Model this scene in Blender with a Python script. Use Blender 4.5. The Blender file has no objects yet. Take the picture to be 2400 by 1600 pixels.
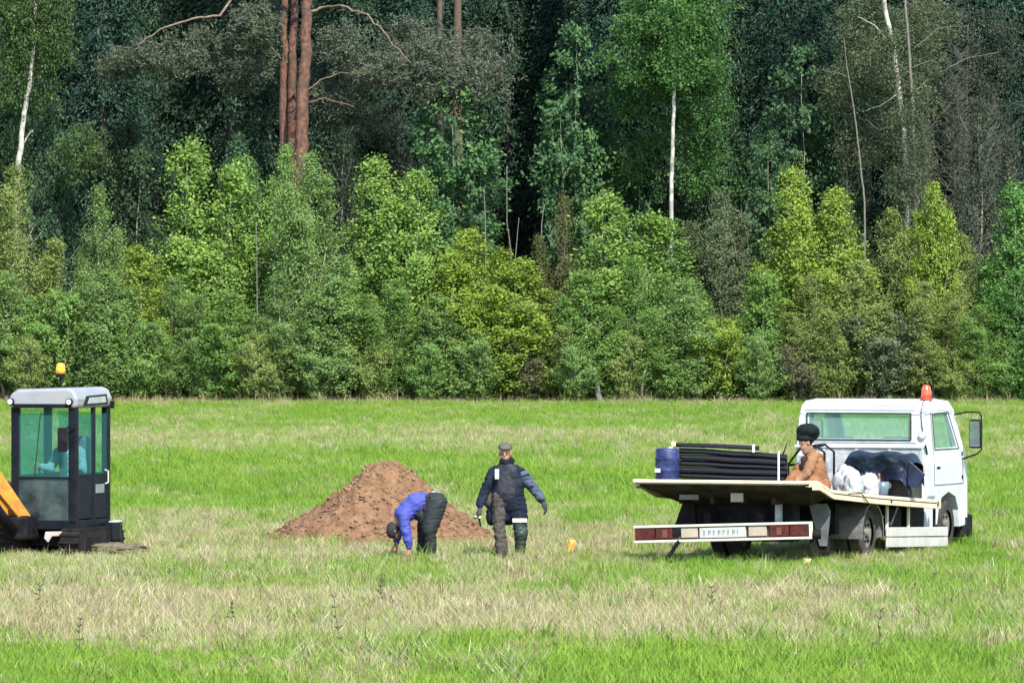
import bpy, bmesh, math, random
import numpy as np
from mathutils import Vector, Matrix

# ------------------------------------------------------------------ camera, light, exposure
S = bpy.context.scene
COL = S.collection
random.seed(7)
RNG = np.random.default_rng(11)
F = 16500.0            # focal length in photo pixels (photo 2400 wide)
CAM_H = 3.6
HOR = 702.0            # row of the horizon in the photo
cam = bpy.data.cameras.new('camera'); cam_o = bpy.data.objects.new('camera', cam); COL.objects.link(cam_o)
cam.sensor_width = 36.0; cam.lens = 36.0 * F / 2400.0
cam.clip_start = 1.0; cam.clip_end = 5000.0
cam_o.location = (0, 0, CAM_H)
cam_o.rotation_euler = (math.radians(90) - math.atan((800 - HOR) / F), 0, 0)
S.camera = cam_o

SUN_EL, SUN_AZ = 46.0, 20.0      # elevation; degrees to the right of straight behind the camera
w = bpy.data.worlds.new('World'); S.world = w; w.use_nodes = True
nt = w.node_tree; nt.nodes.clear()
sky = nt.nodes.new('ShaderNodeTexSky'); sky.sky_type = 'NISHITA'; sky.sun_disc = False
sky.sun_elevation = math.radians(SUN_EL); sky.sun_rotation = math.radians(180 - SUN_AZ)
sky.dust_density = 0.6
bg = nt.nodes.new('ShaderNodeBackground'); bg.inputs['Strength'].default_value = 0.15
wo = nt.nodes.new('ShaderNodeOutputWorld')
nt.links.new(sky.outputs[0], bg.inputs[0]); nt.links.new(bg.outputs[0], wo.inputs[0])
sl = bpy.data.lights.new('sun', 'SUN'); sl.energy = 4.6; sl.angle = math.radians(0.5); sl.color = (1.0, 0.95, 0.86)
so = bpy.data.objects.new('sun', sl); COL.objects.link(so)
e, a = math.radians(SUN_EL), math.radians(SUN_AZ)
to_sun = Vector((math.sin(a) * math.cos(e), -math.cos(a) * math.cos(e), math.sin(e)))
so.rotation_euler = to_sun.to_track_quat('Z', 'Y').to_euler(); so.location = (20, -20, 60)
S.view_settings.view_transform = 'Standard'; S.view_settings.look = 'None'
S.view_settings.gamma = 1.0; S.view_settings.use_curve_mapping = False
S.view_settings.exposure = 1.12
S.render.engine = 'CYCLES'
S.cycles.use_denoising = True
S.cycles.max_bounces = 6; S.cycles.diffuse_bounces = 3; S.cycles.glossy_bounces = 3
S.cycles.transmission_bounces = 5; S.cycles.transparent_max_bounces = 8
S.cycles.sample_clamp_indirect = 4.0
S.cycles.volume_bounces = 1

# ------------------------------------------------------------------ helpers
def W(px, py, d):
    """photo pixel + distance -> point in the place"""
    return Vector(((px - 1200.0) * d / F, d, CAM_H - (py - HOR) * d / F))
def XG(px, d): return (px - 1200.0) * d / F

def tag(o, label=None, cat=None, group=None, kind=None):
    if label: o['label'] = label
    if cat: o['category'] = cat
    if group: o['group'] = group
    if kind: o['kind'] = kind
    return o
def empty(name, loc=(0, 0, 0), rz=0.0, **k):
    o = bpy.data.objects.new(name, None); COL.objects.link(o)
    o.empty_display_size = 0.2
    o.location = loc; o.rotation_euler = (0, 0, rz)
    return tag(o, **k)

def _hash(ix, iy, s):
    h = (ix * 374761393 + iy * 668265263 + s * 1442695041) & 0x7fffffff
    h = ((h ^ (h >> 13)) * 1274126177) & 0x7fffffff
    return ((h ^ (h >> 16)) & 0xffff) / 65535.0
def vnoise(x, y, s=0):
    x = np.asarray(x, float); y = np.asarray(y, float)
    ix = np.floor(x).astype(np.int64); iy = np.floor(y).astype(np.int64)
    fx = x - ix; fy = y - iy; fx = fx * fx * (3 - 2 * fx); fy = fy * fy * (3 - 2 * fy)
    a = _hash(ix, iy, s); b = _hash(ix + 1, iy, s); c = _hash(ix, iy + 1, s); d = _hash(ix + 1, iy + 1, s)
    return (a * (1 - fx) + b * fx) * (1 - fy) + (c * (1 - fx) + d * fx) * fy
def fbm(x, y, s=0, o=4):
    t = 0; am = 0.5; n = 0
    for i in range(o):
        t = t + am * vnoise(x * 2 ** i, y * 2 ** i, s + i); n += am; am *= 0.5
    return t / n

# ---- materials
def nodes(name):
    m = bpy.data.materials.new(name); m.use_nodes = True
    return m, m.node_tree, m.node_tree.nodes['Principled BSDF']
def mat(name, col, rough=0.6, metal=0.0, var=0.25, scale=6.0, bump=0.0, spec=0.5, dirt=None, dirt_amt=0.5, dscale=3.0):
    m, t, p = nodes(name)
    tc = t.nodes.new('ShaderNodeTexCoord')
    n = t.nodes.new('ShaderNodeTexNoise'); n.inputs['Scale'].default_value = scale; n.inputs['Detail'].default_value = 6
    t.links.new(tc.outputs['Object'], n.inputs['Vector'])
    r = t.nodes.new('ShaderNodeValToRGB')
    r.color_ramp.elements[0].position = 0.3; r.color_ramp.elements[1].position = 0.72
    c0 = [c * (1 - var) for c in col]; c1 = [min(1, c * (1 + var * 0.7)) for c in col]
    r.color_ramp.elements[0].color = (*c0, 1); r.color_ramp.elements[1].color = (*c1, 1)
    t.links.new(n.outputs['Fac'], r.inputs['Fac'])
    out = r.outputs['Color']
    if dirt:
        n2 = t.nodes.new('ShaderNodeTexNoise'); n2.inputs['Scale'].default_value = dscale; n2.inputs['Detail'].default_value = 8
        n2.inputs['Roughness'].default_value = 0.7
        t.links.new(tc.outputs['Object'], n2.inputs['Vector'])
        r2 = t.nodes.new('ShaderNodeValToRGB'); r2.color_ramp.elements[0].position = 0.45; r2.color_ramp.elements[1].position = 0.7
        r2.color_ramp.elements[1].color = (dirt_amt,) * 3 + (1,)
        t.links.new(n2.outputs['Fac'], r2.inputs['Fac'])
        mx = t.nodes.new('ShaderNodeMix'); mx.data_type = 'RGBA'
        t.links.new(r2.outputs['Color'], mx.inputs['Factor']); t.links.new(out, mx.inputs['A'])
        mx.inputs['B'].default_value = (*dirt, 1); out = mx.outputs['Result']
    t.links.new(out, p.inputs['Base Color'])
    p.inputs['Roughness'].default_value = rough; p.inputs['Metallic'].default_value = metal
    p.inputs['Specular IOR Level'].default_value = spec
    if bump:
        b = t.nodes.new('ShaderNodeBump'); b.inputs['Strength'].default_value = bump; b.inputs['Distance'].default_value = 0.02
        t.links.new(n.outputs['Fac'], b.inputs['Height']); t.links.new(b.outputs['Normal'], p.inputs['Normal'])
    return m
def glass_mat(name, col, alpha=0.5, rough=0.03):
    m, t, p = nodes(name)
    p.inputs['Base Color'].default_value = (*col, 1); p.inputs['Roughness'].default_value = rough
    tr = t.nodes.new('ShaderNodeBsdfTransparent'); tr.inputs[0].default_value = (col[0] ** .22, col[1] ** .22, col[2] ** .22, 1)
    mx = t.nodes.new('ShaderNodeMixShader'); mx.inputs[0].default_value = alpha
    t.links.new(tr.outputs[0], mx.inputs[1]); t.links.new(p.outputs[0], mx.inputs[2])
    t.links.new(mx.outputs[0], t.nodes['Material Output'].inputs['Surface'])
    return m
def leaf_mat(name, trans=0.42, rough=0.55):
    """colour of the species comes from the object's colour, leaf-to-leaf variety from the tint attribute"""
    m, t, p = nodes(name)
    oi = t.nodes.new('ShaderNodeObjectInfo'); at = t.nodes.new('ShaderNodeAttribute'); at.attribute_name = 'tint'
    mr = t.nodes.new('ShaderNodeValToRGB'); mr.color_ramp.elements[0].color = (0.58, 0.60, 0.72, 1); mr.color_ramp.elements[1].color = (1.6, 1.5, 1.1, 1)
    mid = mr.color_ramp.elements.new(0.5); mid.color = (1, 1, 1, 1)
    t.links.new(at.outputs['Fac'], mr.inputs['Fac'])
    mx = t.nodes.new('ShaderNodeMix'); mx.data_type = 'RGBA'; mx.blend_type = 'MULTIPLY'; mx.inputs['Factor'].default_value = 1
    t.links.new(oi.outputs['Color'], mx.inputs['A']); t.links.new(mr.outputs['Color'], mx.inputs['B'])
    t.links.new(mx.outputs['Result'], p.inputs['Base Color']); p.inputs['Roughness'].default_value = rough
    p.inputs['Specular IOR Level'].default_value = 0.25
    tl = t.nodes.new('ShaderNodeBsdfTranslucent'); t.links.new(mx.outputs['Result'], tl.inputs[0])
    ms = t.nodes.new('ShaderNodeMixShader'); ms.inputs[0].default_value = trans
    t.links.new(p.outputs[0], ms.inputs[1]); t.links.new(tl.outputs[0], ms.inputs[2])
    t.links.new(ms.outputs[0], t.nodes['Material Output'].inputs['Surface'])
    return m
LEAF = leaf_mat('leaf'); NEEDLE = leaf_mat('needle', 0.1, 0.6)

# ---- raw meshes
def np_mesh(name, V, quads, tint=None):
    me = bpy.data.meshes.new(name)
    n, k = quads.shape
    me.vertices.add(len(V)); me.vertices.foreach_set('co', np.ascontiguousarray(V, np.float32).ravel())
    me.loops.add(n * k); me.loops.foreach_set('vertex_index', np.ascontiguousarray(quads, np.int32).ravel())
    me.polygons.add(n); me.polygons.foreach_set('loop_start', np.arange(0, n * k, k, dtype=np.int32))
    me.polygons.foreach_set('loop_total', np.full(n, k, np.int32))
    if tint is not None:
        at = me.attributes.new('tint', 'FLOAT', 'POINT'); at.data.foreach_set('value', np.ascontiguousarray(tint, np.float32))
    me.update(); me.validate()
    return me
def leaf_quads(P, size, aspect, tint, up=0.5, axis=None, out=None):
    """P (N,3) leaf centres -> rhombus leaves; axis biases the long side"""
    N = len(P)
    n = RNG.normal(size=(N, 3)); n[:, 2] += up; n[:, 1] -= up * 0.4 * (out is None)
    if out is not None: n += out * 0.9
    n /= np.linalg.norm(n, axis=1)[:, None] + 1e-9
    a = RNG.normal(size=(N, 3))
    if axis is not None: a = a * 0.45 + axis
    u = np.cross(n, a); u /= np.linalg.norm(u, axis=1)[:, None] + 1e-9
    v = np.cross(u, n)
    s = size * RNG.uniform(0.6, 1.35, N); s = s[:, None]
    V = np.stack([P - v * s * .5, P + u * s * .5 * aspect - n * s * .06, P + v * s * .5, P - u * s * .5 * aspect - n * s * .06], 1).reshape(-1, 3)
    Q = np.arange(N * 4).reshape(N, 4)
    return V, Q, np.repeat(tint, 4)
class MB:
    """collects boxes, tubes, prisms ... into one mesh"""
    def __init__(s): s.v = []; s.f = []
    def add(s, vs, fs):
        o = len(s.v); s.v += [tuple(v) for v in vs]; s.f += [tuple(i + o for i in f) for f in fs]; return s
    def box(s, x0, x1, y0, y1, z0, z1, M=None):
        vs = [Vector((x, y, z)) for z in (z0, z1) for y in (y0, y1) for x in (x0, x1)]
        if M: vs = [M @ v for v in vs]
        return s.add(vs, [(0, 2, 3, 1), (4, 5, 7, 6), (0, 1, 5, 4), (2, 6, 7, 3), (0, 4, 6, 2), (1, 3, 7, 5)])
    def tube(s, pts, rads, n=8, caps=True):
        pts = [Vector(p) for p in pts]
        if not hasattr(rads, '__len__'): rads = [rads] * len(pts)
        vs = []; fs = []; ref = None
        for i, p in enumerate(pts):
            t = (pts[min(i + 1, len(pts) - 1)] - pts[max(i - 1, 0)]).normalized()
            if ref is None:
                ref = Vector((1, 0, 0)) if abs(t.x) < 0.8 else Vector((0, 1, 0))
            u = (ref - t * ref.dot(t)).normalized(); v = t.cross(u); ref = u
            for k in range(n):
                an = 2 * math.pi * k / n
                vs.append(p + (u * math.cos(an) + v * math.sin(an)) * rads[i])
        for i in range(len(pts) - 1):
            for k in range(n):
                fs.append((i * n + k, i * n + (k + 1) % n, (i + 1) * n + (k + 1) % n, (i + 1) * n + k))
        if caps:
            fs.append(tuple(range(n))[::-1]); fs.append(tuple((len(pts) - 1) * n + k for k in range(n)))
        return s.add(vs, fs)
    def cyl(s, p0, p1, r, n=24): return s.tube([p0, p1], r, n)
    def prism(s, poly, a0, a1, axis='x'):
        """poly of 2D points extruded along axis from a0 to a1"""
        def mk(p, a):
            if axis == 'x': return (a, p[0], p[1])
            if axis == 'y': return (p[0], a, p[1])
            return (p[0], p[1], a)
        n = len(poly); vs = [mk(p, a0) for p in poly] + [mk(p, a1) for p in poly]
        return s.add(vs, [tuple(range(n))[::-1], tuple(range(n, 2 * n))] + [(i, (i + 1) % n, n + (i + 1) % n, n + i) for i in range(n)])
    def build(s, name, m, parent=None, bevel=0.0, smooth=False, seg=2):
        me = bpy.data.meshes.new(name); me.from_pydata(s.v, [], s.f)
        bm = bmesh.new(); bm.from_mesh(me); bmesh.ops.recalc_face_normals(bm, faces=bm.faces); bm.to_mesh(me); bm.free()
        me.materials.append(m)
        o = bpy.data.objects.new(name, me); COL.objects.link(o)
        if parent: o.parent = parent
        if bevel:
            b = o.modifiers.new('bevel', 'BEVEL'); b.width = bevel; b.segments = seg; b.limit_method = 'ANGLE'; b.angle_limit = math.radians(40)
        if smooth:
            for p in me.polygons: p.use_smooth = True
        return o
def meshobj(name, me, m, parent=None, color=None):
    if m and not me.materials: me.materials.append(m)
    o = bpy.data.objects.new(name, me); COL.objects.link(o)
    if parent: o.parent = parent
    if color: o.color = (*color, 1)
    return o
def baked(o):
    """apply an object's modifiers"""
    dg = bpy.context.evaluated_depsgraph_get(); dg.update()
    me = bpy.data.meshes.new_from_object(o.evaluated_get(dg)); o.modifiers.clear(); o.data = me
    return o

# ------------------------------------------------------------------ the field
def gz(x, y):
    """height of the field; flat where the machines stand"""
    x = np.asarray(x, float); y = np.asarray(y, float)
    z = (fbm(x / 9.0, y / 14.0, 3, 3) - 0.5) * 0.30 + (fbm(x / 2.2, y / 2.6, 9, 2) - 0.5) * 0.05
    m = np.clip(np.minimum(np.abs(y - 100) - 8, 8) / 8.0, 0, 1)
    far = np.clip((238 - y) / 20.0, 0, 1)
    return z * m * far
def straw(x, y):
    """share of dry straw in the sward"""
    px = 1200 + x * F / np.maximum(y, 1)
    yy = np.minimum(y, 244.0) + (fbm(x / 3.0, y / 6.0, 21, 3) - 0.5) * np.maximum(y, 66) * 0.09
    prof = np.interp(yy, [60, 71, 74, 84, 87, 95, 98, 102, 108, 117, 122, 158, 165, 186, 192, 205, 215, 250],
                     [.08, .14, .90, .92, .42, .32, .58, .64, .50, .40, .0, .02, .48, .52, .26, .24, .08, .16])
    side = np.interp(px, [0, 500, 1150, 1500, 2400], [0.05, 0.05, 0.05, -.12, -.18])
    near = np.where(yy < 72.5, np.interp(px, [600, 760, 900, 1000], [0, .4, .4, 0]), 0)
    n = (fbm(x / 1.3, y / 6.0, 5, 4) - 0.5) * 1.5
    return np.clip(prof + side * np.clip((165 - yy) / 60, 0, 1) + near + n, 0, 1)

def build_ground():
    ys = np.concatenate([np.arange(55, 130, 0.5), np.arange(130, 262, 1.0)]); xs = np.arange(-26, 26.01, 0.5)
    X, Y = np.meshgrid(xs, ys); Z = gz(X, Y)
    V = np.stack([X, Y, Z], -1).reshape(-1, 3); nx, ny = len(xs), len(ys)
    i = np.arange(ny - 1)[:, None] * nx + np.arange(nx - 1)[None]
    Q = np.stack([i, i + 1, i + nx + 1, i + nx], -1).reshape(-1, 4)
    # the sheet goes on, coarser, to the horizon all round
    V = list(map(tuple, V)); Q = list(map(tuple, Q))
    o = len(V)
    edge = [(-26, 55), (26, 55), (26, 261), (-26, 261)]; far = [(-700, -700), (700, -700), (700, 700), (-700, 700)]
    me = bpy.data.meshes.new('field'); bm = bmesh.new()
    vs = [bm.verts.new(v) for v in V]
    for q in Q: bm.faces.new([vs[k] for k in q])
    c = [vs[0], vs[nx - 1], vs[-1], vs[(ny - 1) * nx]]
    fv = [bm.verts.new((x, y, 0)) for x, y in far]
    side = [[vs[k] for k in range(nx)], [vs[r * nx + nx - 1] for r in range(ny)],
            [vs[(ny - 1) * nx + k] for k in range(nx)][::-1], [vs[r * nx] for r in range(ny)][::-1]]
    for k in range(4):
        bm.faces.new([fv[k], fv[(k + 1) % 4]] + side[k][::-1])
    bmesh.ops.recalc_face_normals(bm, faces=bm.faces)
    bm.to_mesh(me); bm.free()
    co = np.empty(len(me.vertices) * 3, np.float32); me.vertices.foreach_get('co', co); co = co.reshape(-1, 3)
    at = me.attributes.new('straw', 'FLOAT', 'POINT'); at.data.foreach_set('value', straw(co[:, 0], co[:, 1]).astype(np.float32))
    m, t, p = nodes('field_soil')
    a_ = t.nodes.new('ShaderNodeAttribute'); a_.attribute_name = 'straw'
    r = t.nodes.new('ShaderNodeValToRGB'); r.color_ramp.elements[0].color = (0.07, 0.13, 0.022, 1); r.color_ramp.elements[1].color = (0.22, 0.20, 0.09, 1)
    tc = t.nodes.new('ShaderNodeTexCoord'); n = t.nodes.new('ShaderNodeTexNoise'); n.inputs['Scale'].default_value = 4; n.inputs['Detail'].default_value = 8
    t.links.new(tc.outputs['Object'], n.inputs['Vector'])
    mx = t.nodes.new('ShaderNodeMath'); mx.operation = 'ADD'; ms = t.nodes.new('ShaderNodeMath'); ms.operation = 'MULTIPLY_ADD'
    ms.inputs[1].default_value = 0.8; ms.inputs[2].default_value = -0.4
    t.links.new(n.outputs['Fac'], ms.inputs[0]); t.links.new(a_.outputs['Fac'], mx.inputs[0]); t.links.new(ms.outputs[0], mx.inputs[1])
    t.links.new(mx.outputs[0], r.inputs['Fac']); t.links.new(r.outputs['Color'], p.inputs['Base Color'])
    p.inputs['Roughness'].default_value = 0.95; p.inputs['Specular IOR Level'].default_value = 0.1
    o = meshobj('field', me, m); tag(o, 'wide meadow of green grass with bands of dry straw', None, None, 'structure')
build_ground()

# grass: tufts instanced by geometry nodes
def grass_mat():
    m, t, p = nodes('grass_blade')
    a_ = t.nodes.new('ShaderNodeAttribute'); a_.attribute_name = 'gcol'; a_.attribute_type = 'INSTANCER'
    b_ = t.nodes.new('ShaderNodeAttribute'); b_.attribute_name = 'tint'
    mr = t.nodes.new('ShaderNodeMapRange'); mr.inputs['To Min'].default_value = 0.6; mr.inputs['To Max'].default_value = 1.45
    t.links.new(b_.outputs['Fac'], mr.inputs['Value'])
    mx = t.nodes.new('ShaderNodeVectorMath'); mx.operation = 'SCALE'
    t.links.new(a_.outputs['Color'], mx.inputs[0]); t.links.new(mr.outputs[0], mx.inputs['Scale'])
    t.links.new(mx.outputs[0], p.inputs['Base Color']); p.inputs['Roughness'].default_value = 0.6
    p.inputs['Specular IOR Level'].default_value = 0.15
    tl = t.nodes.new('ShaderNodeBsdfTranslucent'); t.links.new(mx.outputs[0], tl.inputs[0])
    ms = t.nodes.new('ShaderNodeMixShader'); ms.inputs[0].default_value = 0.3
    t.links.new(p.outputs[0], ms.inputs[1]); t.links.new(tl.outputs[0], ms.inputs[2])
    t.links.new(ms.outputs[0], t.nodes['Material Output'].inputs['Surface'])
    return m
GRASS = grass_mat()
def tuft_mesh(k, nb, h, spread, wd, lean):
    V = []; Q = []; T = []
    for b in range(nb):
        an = RNG.uniform(0, 6.283); r = spread * math.sqrt(RNG.uniform()); x, y = r * math.cos(an), r * math.sin(an)
        hh = h * RNG.uniform(0.45, 1.15); la = RNG.uniform(0, 6.283); ll = hh * lean * RNG.uniform(0.2, 1.2)
        dx, dy = math.cos(la) * ll, math.sin(la) * ll; fa = RNG.uniform(0, 6.283); wx, wy = math.cos(fa) * wd / 2, math.sin(fa) * wd / 2
        o = len(V); tt = RNG.uniform()
        for f, ww in ((0, 1), (0.5, 0.85), (1, 0.15)):
            cx, cy, cz = x + dx * f * f, y + dy * f * f, hh * (f - 0.25 * lean * f * f) - 0.02 * (f == 0)
            V += [(cx - wx * ww, cy - wy * ww, cz), (cx + wx * ww, cy + wy * ww, cz)]; T += [tt * .6 + f * .4] * 2
        Q += [(o, o + 1, o + 3, o + 2), (o + 2, o + 3, o + 5, o + 4)]
    me = np_mesh('tuft_%d' % k, np.array(V), np.array(Q), np.array(T)); me.materials.append(GRASS)
    return me
def scatter_group(tufts):
    g = bpy.data.node_groups.new('scatter', 'GeometryNodeTree')
    g.interface.new_socket('Geometry', in_out='INPUT', socket_type='NodeSocketGeometry')
    g.interface.new_socket('Geometry', in_out='OUTPUT', socket_type='NodeSocketGeometry')
    gi = g.nodes.new('NodeGroupInput'); go = g.nodes.new('NodeGroupOutput')
    col = g.nodes.new('GeometryNodeJoinGeometry')
    m2i = []
    for t_ in tufts:
        oi = g.nodes.new('GeometryNodeObjectInfo'); oi.inputs['Object'].default_value = t_; oi.inputs['As Instance'].default_value = True
        m2i.append(oi)
    for oi in m2i[::-1]: g.links.new(oi.outputs['Geometry'], col.inputs[0])
    iop = g.nodes.new('GeometryNodeInstanceOnPoints'); iop.inputs['Pick Instance'].default_value = True
    def attr(n, ty):
        x = g.nodes.new('GeometryNodeInputNamedAttribute'); x.data_type = ty; x.inputs['Name'].default_value = n; return x
    g.links.new(gi.outputs[0], iop.inputs['Points']); g.links.new(col.outputs[0], iop.inputs['Instance'])
    g.links.new(attr('pick', 'INT').outputs['Attribute'], iop.inputs['Instance Index'])
    g.links.new(attr('rot', 'FLOAT_VECTOR').outputs['Attribute'], iop.inputs['Rotation'])
    g.links.new(attr('scl', 'FLOAT_VECTOR').outputs['Attribute'], iop.inputs['Scale'])
    g.links.new(iop.outputs[0], go.inputs[0])
    return g
def scatter(name, P, pick, rz, scl, gcol, group, label):
    me = bpy.data.meshes.new(name); n = len(P); me.vertices.add(n); me.vertices.foreach_set('co', P.astype(np.float32).ravel())
    me.attributes.new('pick', 'INT', 'POINT').data.foreach_set('value', pick.astype(np.int32))
    r = np.zeros((n, 3), np.float32); r[:, 2] = rz
    me.attributes.new('rot', 'FLOAT_VECTOR', 'POINT').data.foreach_set('vector', r.ravel())
    me.attributes.new('scl', 'FLOAT_VECTOR', 'POINT').data.foreach_set('vector', scl.astype(np.float32).ravel())
    me.attributes.new('gcol', 'FLOAT_COLOR', 'POINT').data.foreach_set('color', np.concatenate([gcol, np.ones((n, 1))], 1).astype(np.float32).ravel())
    me.update()
    o = bpy.data.objects.new(name, me); COL.objects.link(o); me.materials.append(GRASS)
    md = o.modifiers.new('scatter', 'NODES'); md.node_group = group
    tag(o, label, 'grass', None, 'stuff'); return o
src_col = bpy.data.collections.new('tuft_sources')
tufts = []
for k, (nb, h, sp, wd, le) in enumerate([(26, .125, .13, .011, .65), (30, .10, .16, .012, .85), (22, .165, .10, .009, .55),
                                         (20, .20, .11, .008, .5), (18, .18, .14, .008, .75), (12, .28, .10, .006, .4)]):
    tufts.append(bpy.data.objects.new('tuft', tuft_mesh(k, nb, h, sp, wd, le)))
GRP = scatter_group(tufts)
# footprints kept free of grass: mound, tracks and wheels
def blocked(x, y):
    b = ((x + 1.75) / 1.5) ** 2 + ((y - 103.6) / 1.35) ** 2 < 1
    b |= (np.abs(x + 6.4) < .9) & (np.abs(y - 100.0) < 1.0)
    return b
def grass_zone(d0, d1, dens, hs, name, label, green=True):
    A = (d1 - d0) * (0.5 * (d0 + d1)) * 2400 / F * 1.5
    n = int(A * dens)
    u = RNG.uniform(size=n); d = np.sqrt(d0 ** 2 + u * (d1 ** 2 - d0 ** 2)); x = RNG.uniform(-0.5, 0.5, n) * 2400 / F * 1.5 * d
    clump = fbm(x / .45, d / .8, 88, 2)
    keep = ~blocked(x, d) & (RNG.uniform(size=n) < np.clip(.35 + (clump - .3) * 2.2, .3, 1)); x, d = x[keep], d[keep]; n = len(x)
    st = straw(x, d)
    isdry = RNG.uniform(size=n) < st * np.where(d > 120, .62, .80)
    lush = fbm(x / 1.1, d / 2.5, 33, 3)
    g1 = np.array([.150, .265, .024]); g2 = np.array([.225, .335, .055]); g3 = np.array([.060, .185, .016])
    k = RNG.uniform(size=(n, 1)); L = np.clip((lush[:, None] - .35) * 2.5, 0, 1)
    green_c = (g1 * (1 - k) + g2 * k) * (1 - L * .35) + g3 * L * .35
    green_c = green_c * (1 - st[:, None] * .45) + np.array([.29, .34, .12]) * st[:, None] * .45
    d1c = np.array([.45, .41, .22]); d2c = np.array([.35, .28, .16]); d3c = np.array([.52, .50, .32])
    kk = RNG.uniform(size=(n, 1)); dry_c = np.where(kk < .5, d1c * (1 - kk * 2) + d2c * kk * 2, d2c * (2 - kk * 2) + d3c * (kk * 2 - 1))
    dry_c = dry_c * (0.72 + 0.4 * RNG.uniform(size=(n, 1)))
    c = np.where(isdry[:, None], dry_c, green_c) * .88
    pick = np.where(isdry, RNG.integers(2, 5, n), RNG.integers(0, 4, n))
    pick = np.where(RNG.uniform(size=n) < 0.05, 5, pick)
    s = hs * RNG.uniform(.55, 1.35, n) * (.75 + .55 * fbm(x / .5, d / .9, 88, 2)) * np.where(isdry, .95, 1) * (.8 + .5 * lush)
    s = s * np.where((np.abs(d - 96.5) < 5) & (x > 1.0) & (x < 9.0), .62, 1) * np.where((np.abs(d - 98.5) < 3) & (x < -4.5), .62, 1)
    P = np.stack([x, d, gz(x, d)], 1)
    scl = np.stack([s * RNG.uniform(.9, 1.3, n)] * 2 + [s], 1)
    scatter(name, P, pick, RNG.uniform(0, 6.28, n), scl, c, GRP, label)
grass_zone(58, 92, 84, .98, 'near_grass', 'near sward of green and straw coloured grass in the foreground')
grass_zone(92, 125, 56, .86, 'middle_grass', 'grass growing round the truck, the soil heap and the excavator')
grass_zone(125, 190, 30, .95, 'far_grass', 'bright green grass behind the truck and the workers')
grass_zone(190, 243.5, 24, .85, 'meadow_grass', 'distant grass in front of the forest edge')

# tall pale dry fringe at the forest foot
def fringe():
    n = 7500; x = RNG.uniform(-21, 21, n); y = RNG.uniform(241.5, 247, n)
    keep = RNG.uniform(size=n) < np.clip((fbm(x / 2.0, y, 51, 3) - .3) * 3, .12, 1); x, y = x[keep], y[keep]; n = len(x)
    k = RNG.uniform(size=(n, 1)); c = np.array([.40, .34, .19]) * k + np.array([.16, .17, .07]) * (1 - k)
    s = RNG.uniform(.7, 1.3, n) + (RNG.uniform(size=n) < .08) * RNG.uniform(.3, 1.2, n)
    scatter('dry_fringe', np.stack([x, y, gz(x, y)], 1), RNG.integers(3, 6, n), RNG.uniform(0, 6.28, n), np.stack([s * 1.3, s * 1.3, s], 1), c, GRP,
            'pale dry reeds and stalks along the foot of the forest')
fringe()

# ------------------------------------------------------------------ trees
BARK_BIRCH = mat('birch_bark', (.40, .39, .34), .8, var=.3, scale=5, bump=.3, dirt=(.055, .05, .04), dirt_amt=1.0, dscale=3.2)
BARK_GREY = mat('grey_bark', (.12, .118, .098), .85, var=.35, scale=12, bump=.5)
BARK_PINE = mat('pine_bark', (.125, .056, .036), .9, var=.7, scale=7, bump=1.0, dirt=(.050, .034, .030), dirt_amt=1.0, dscale=2.6)
BARK_DARK = mat('dark_bark', (.085, .06, .045), .9, var=.4, scale=8, bump=.6)
LIMB = mat('limb_bark', (.15, .105, .075), .9, var=.5, scale=8)
TWIG = mat('twig_bark', (.26, .235, .19), .85, var=.3, scale=10)

def sprays(starts, dirs, L, n, jit, droop):
    """leaf centres along twigs: starts, dirs (T,3); L (T,)"""
    T = len(starts)
    t = RNG.uniform(0.08, 1, (T, n)) ** 0.8
    P = starts[:, None] + dirs[:, None] * (t * L[:, None])[..., None]
    P[..., 2] -= droop * (t ** 2) * L[:, None]
    P += RNG.normal(size=P.shape) * jit * (0.5 + 0.6 * t[..., None])
    ax = np.repeat(dirs[:, None], n, 1).copy(); ax[..., 2] -= 2 * droop * t
    return P.reshape(-1, 3), ax.reshape(-1, 3), t.reshape(-1)
def unit(az, el): return np.stack([np.cos(az) * np.cos(el), np.sin(az) * np.cos(el), np.sin(el)], -1)

def make_crown(name, stems, tw, nl, leaf, aspect, Rfun, el, L0, jit, droop, up=.5, tint_var=.5, mat_=LEAF, zmin=.06, clump=0.0, sig=.12):
    if mat_ is LEAF: up = max(up, 1.0)
    """stems: list of (base, top) ; Rfun(f) radius at height share f"""
    Ps = []; As = []; Ts = []
    for (b, tp, R) in stems:
        b = np.array(b, float); tp = np.array(tp, float)
        f = zmin + (1 - zmin) * RNG.uniform(size=tw) ** .85
        if clump: f = np.clip(np.round(f / clump) * clump + RNG.normal(size=tw) * clump * .13, zmin, 1)
        az = RNG.uniform(0, 6.283, tw); r = R * Rfun(f)
        lump = 0.72 + 0.56 * vnoise(az * 1.3 + 9, f * 7, int(R * 100)); r = r * lump
        st = b + (tp - b) * f[:, None]; inner = RNG.uniform(0.0, .55, tw)
        d = unit(az, el + RNG.normal(size=tw) * .25 + f * .25)
        st = st + d * (r * inner)[:, None] * np.array([1, 1, .6])
        L = np.maximum(r * (1 - inner), .18) * L0
        P, A, t = sprays(st, d, L, nl, jit, droop)
        Ps.append(P); As.append(A)
        Ts.append(np.clip(np.repeat(RNG.normal(size=tw) * sig + .42, nl) + RNG.normal(size=tw * nl) * .13 * tint_var * 2 + (t - .5) * .22, 0, 1))
    P = np.concatenate(Ps); A = np.concatenate(As); T = np.concatenate(Ts)
    P[:, 2] = np.maximum(P[:, 2], .05)
    o_ = P * np.array([1, 1, 0]); o_ /= np.linalg.norm(o_, axis=1)[:, None] + 1e-6
    V, Q, tt = leaf_quads(P, leaf, aspect, T, up, A, o_)
    me = np_mesh(name, V, Q, tt); me.materials.append(mat_); return me
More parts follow.
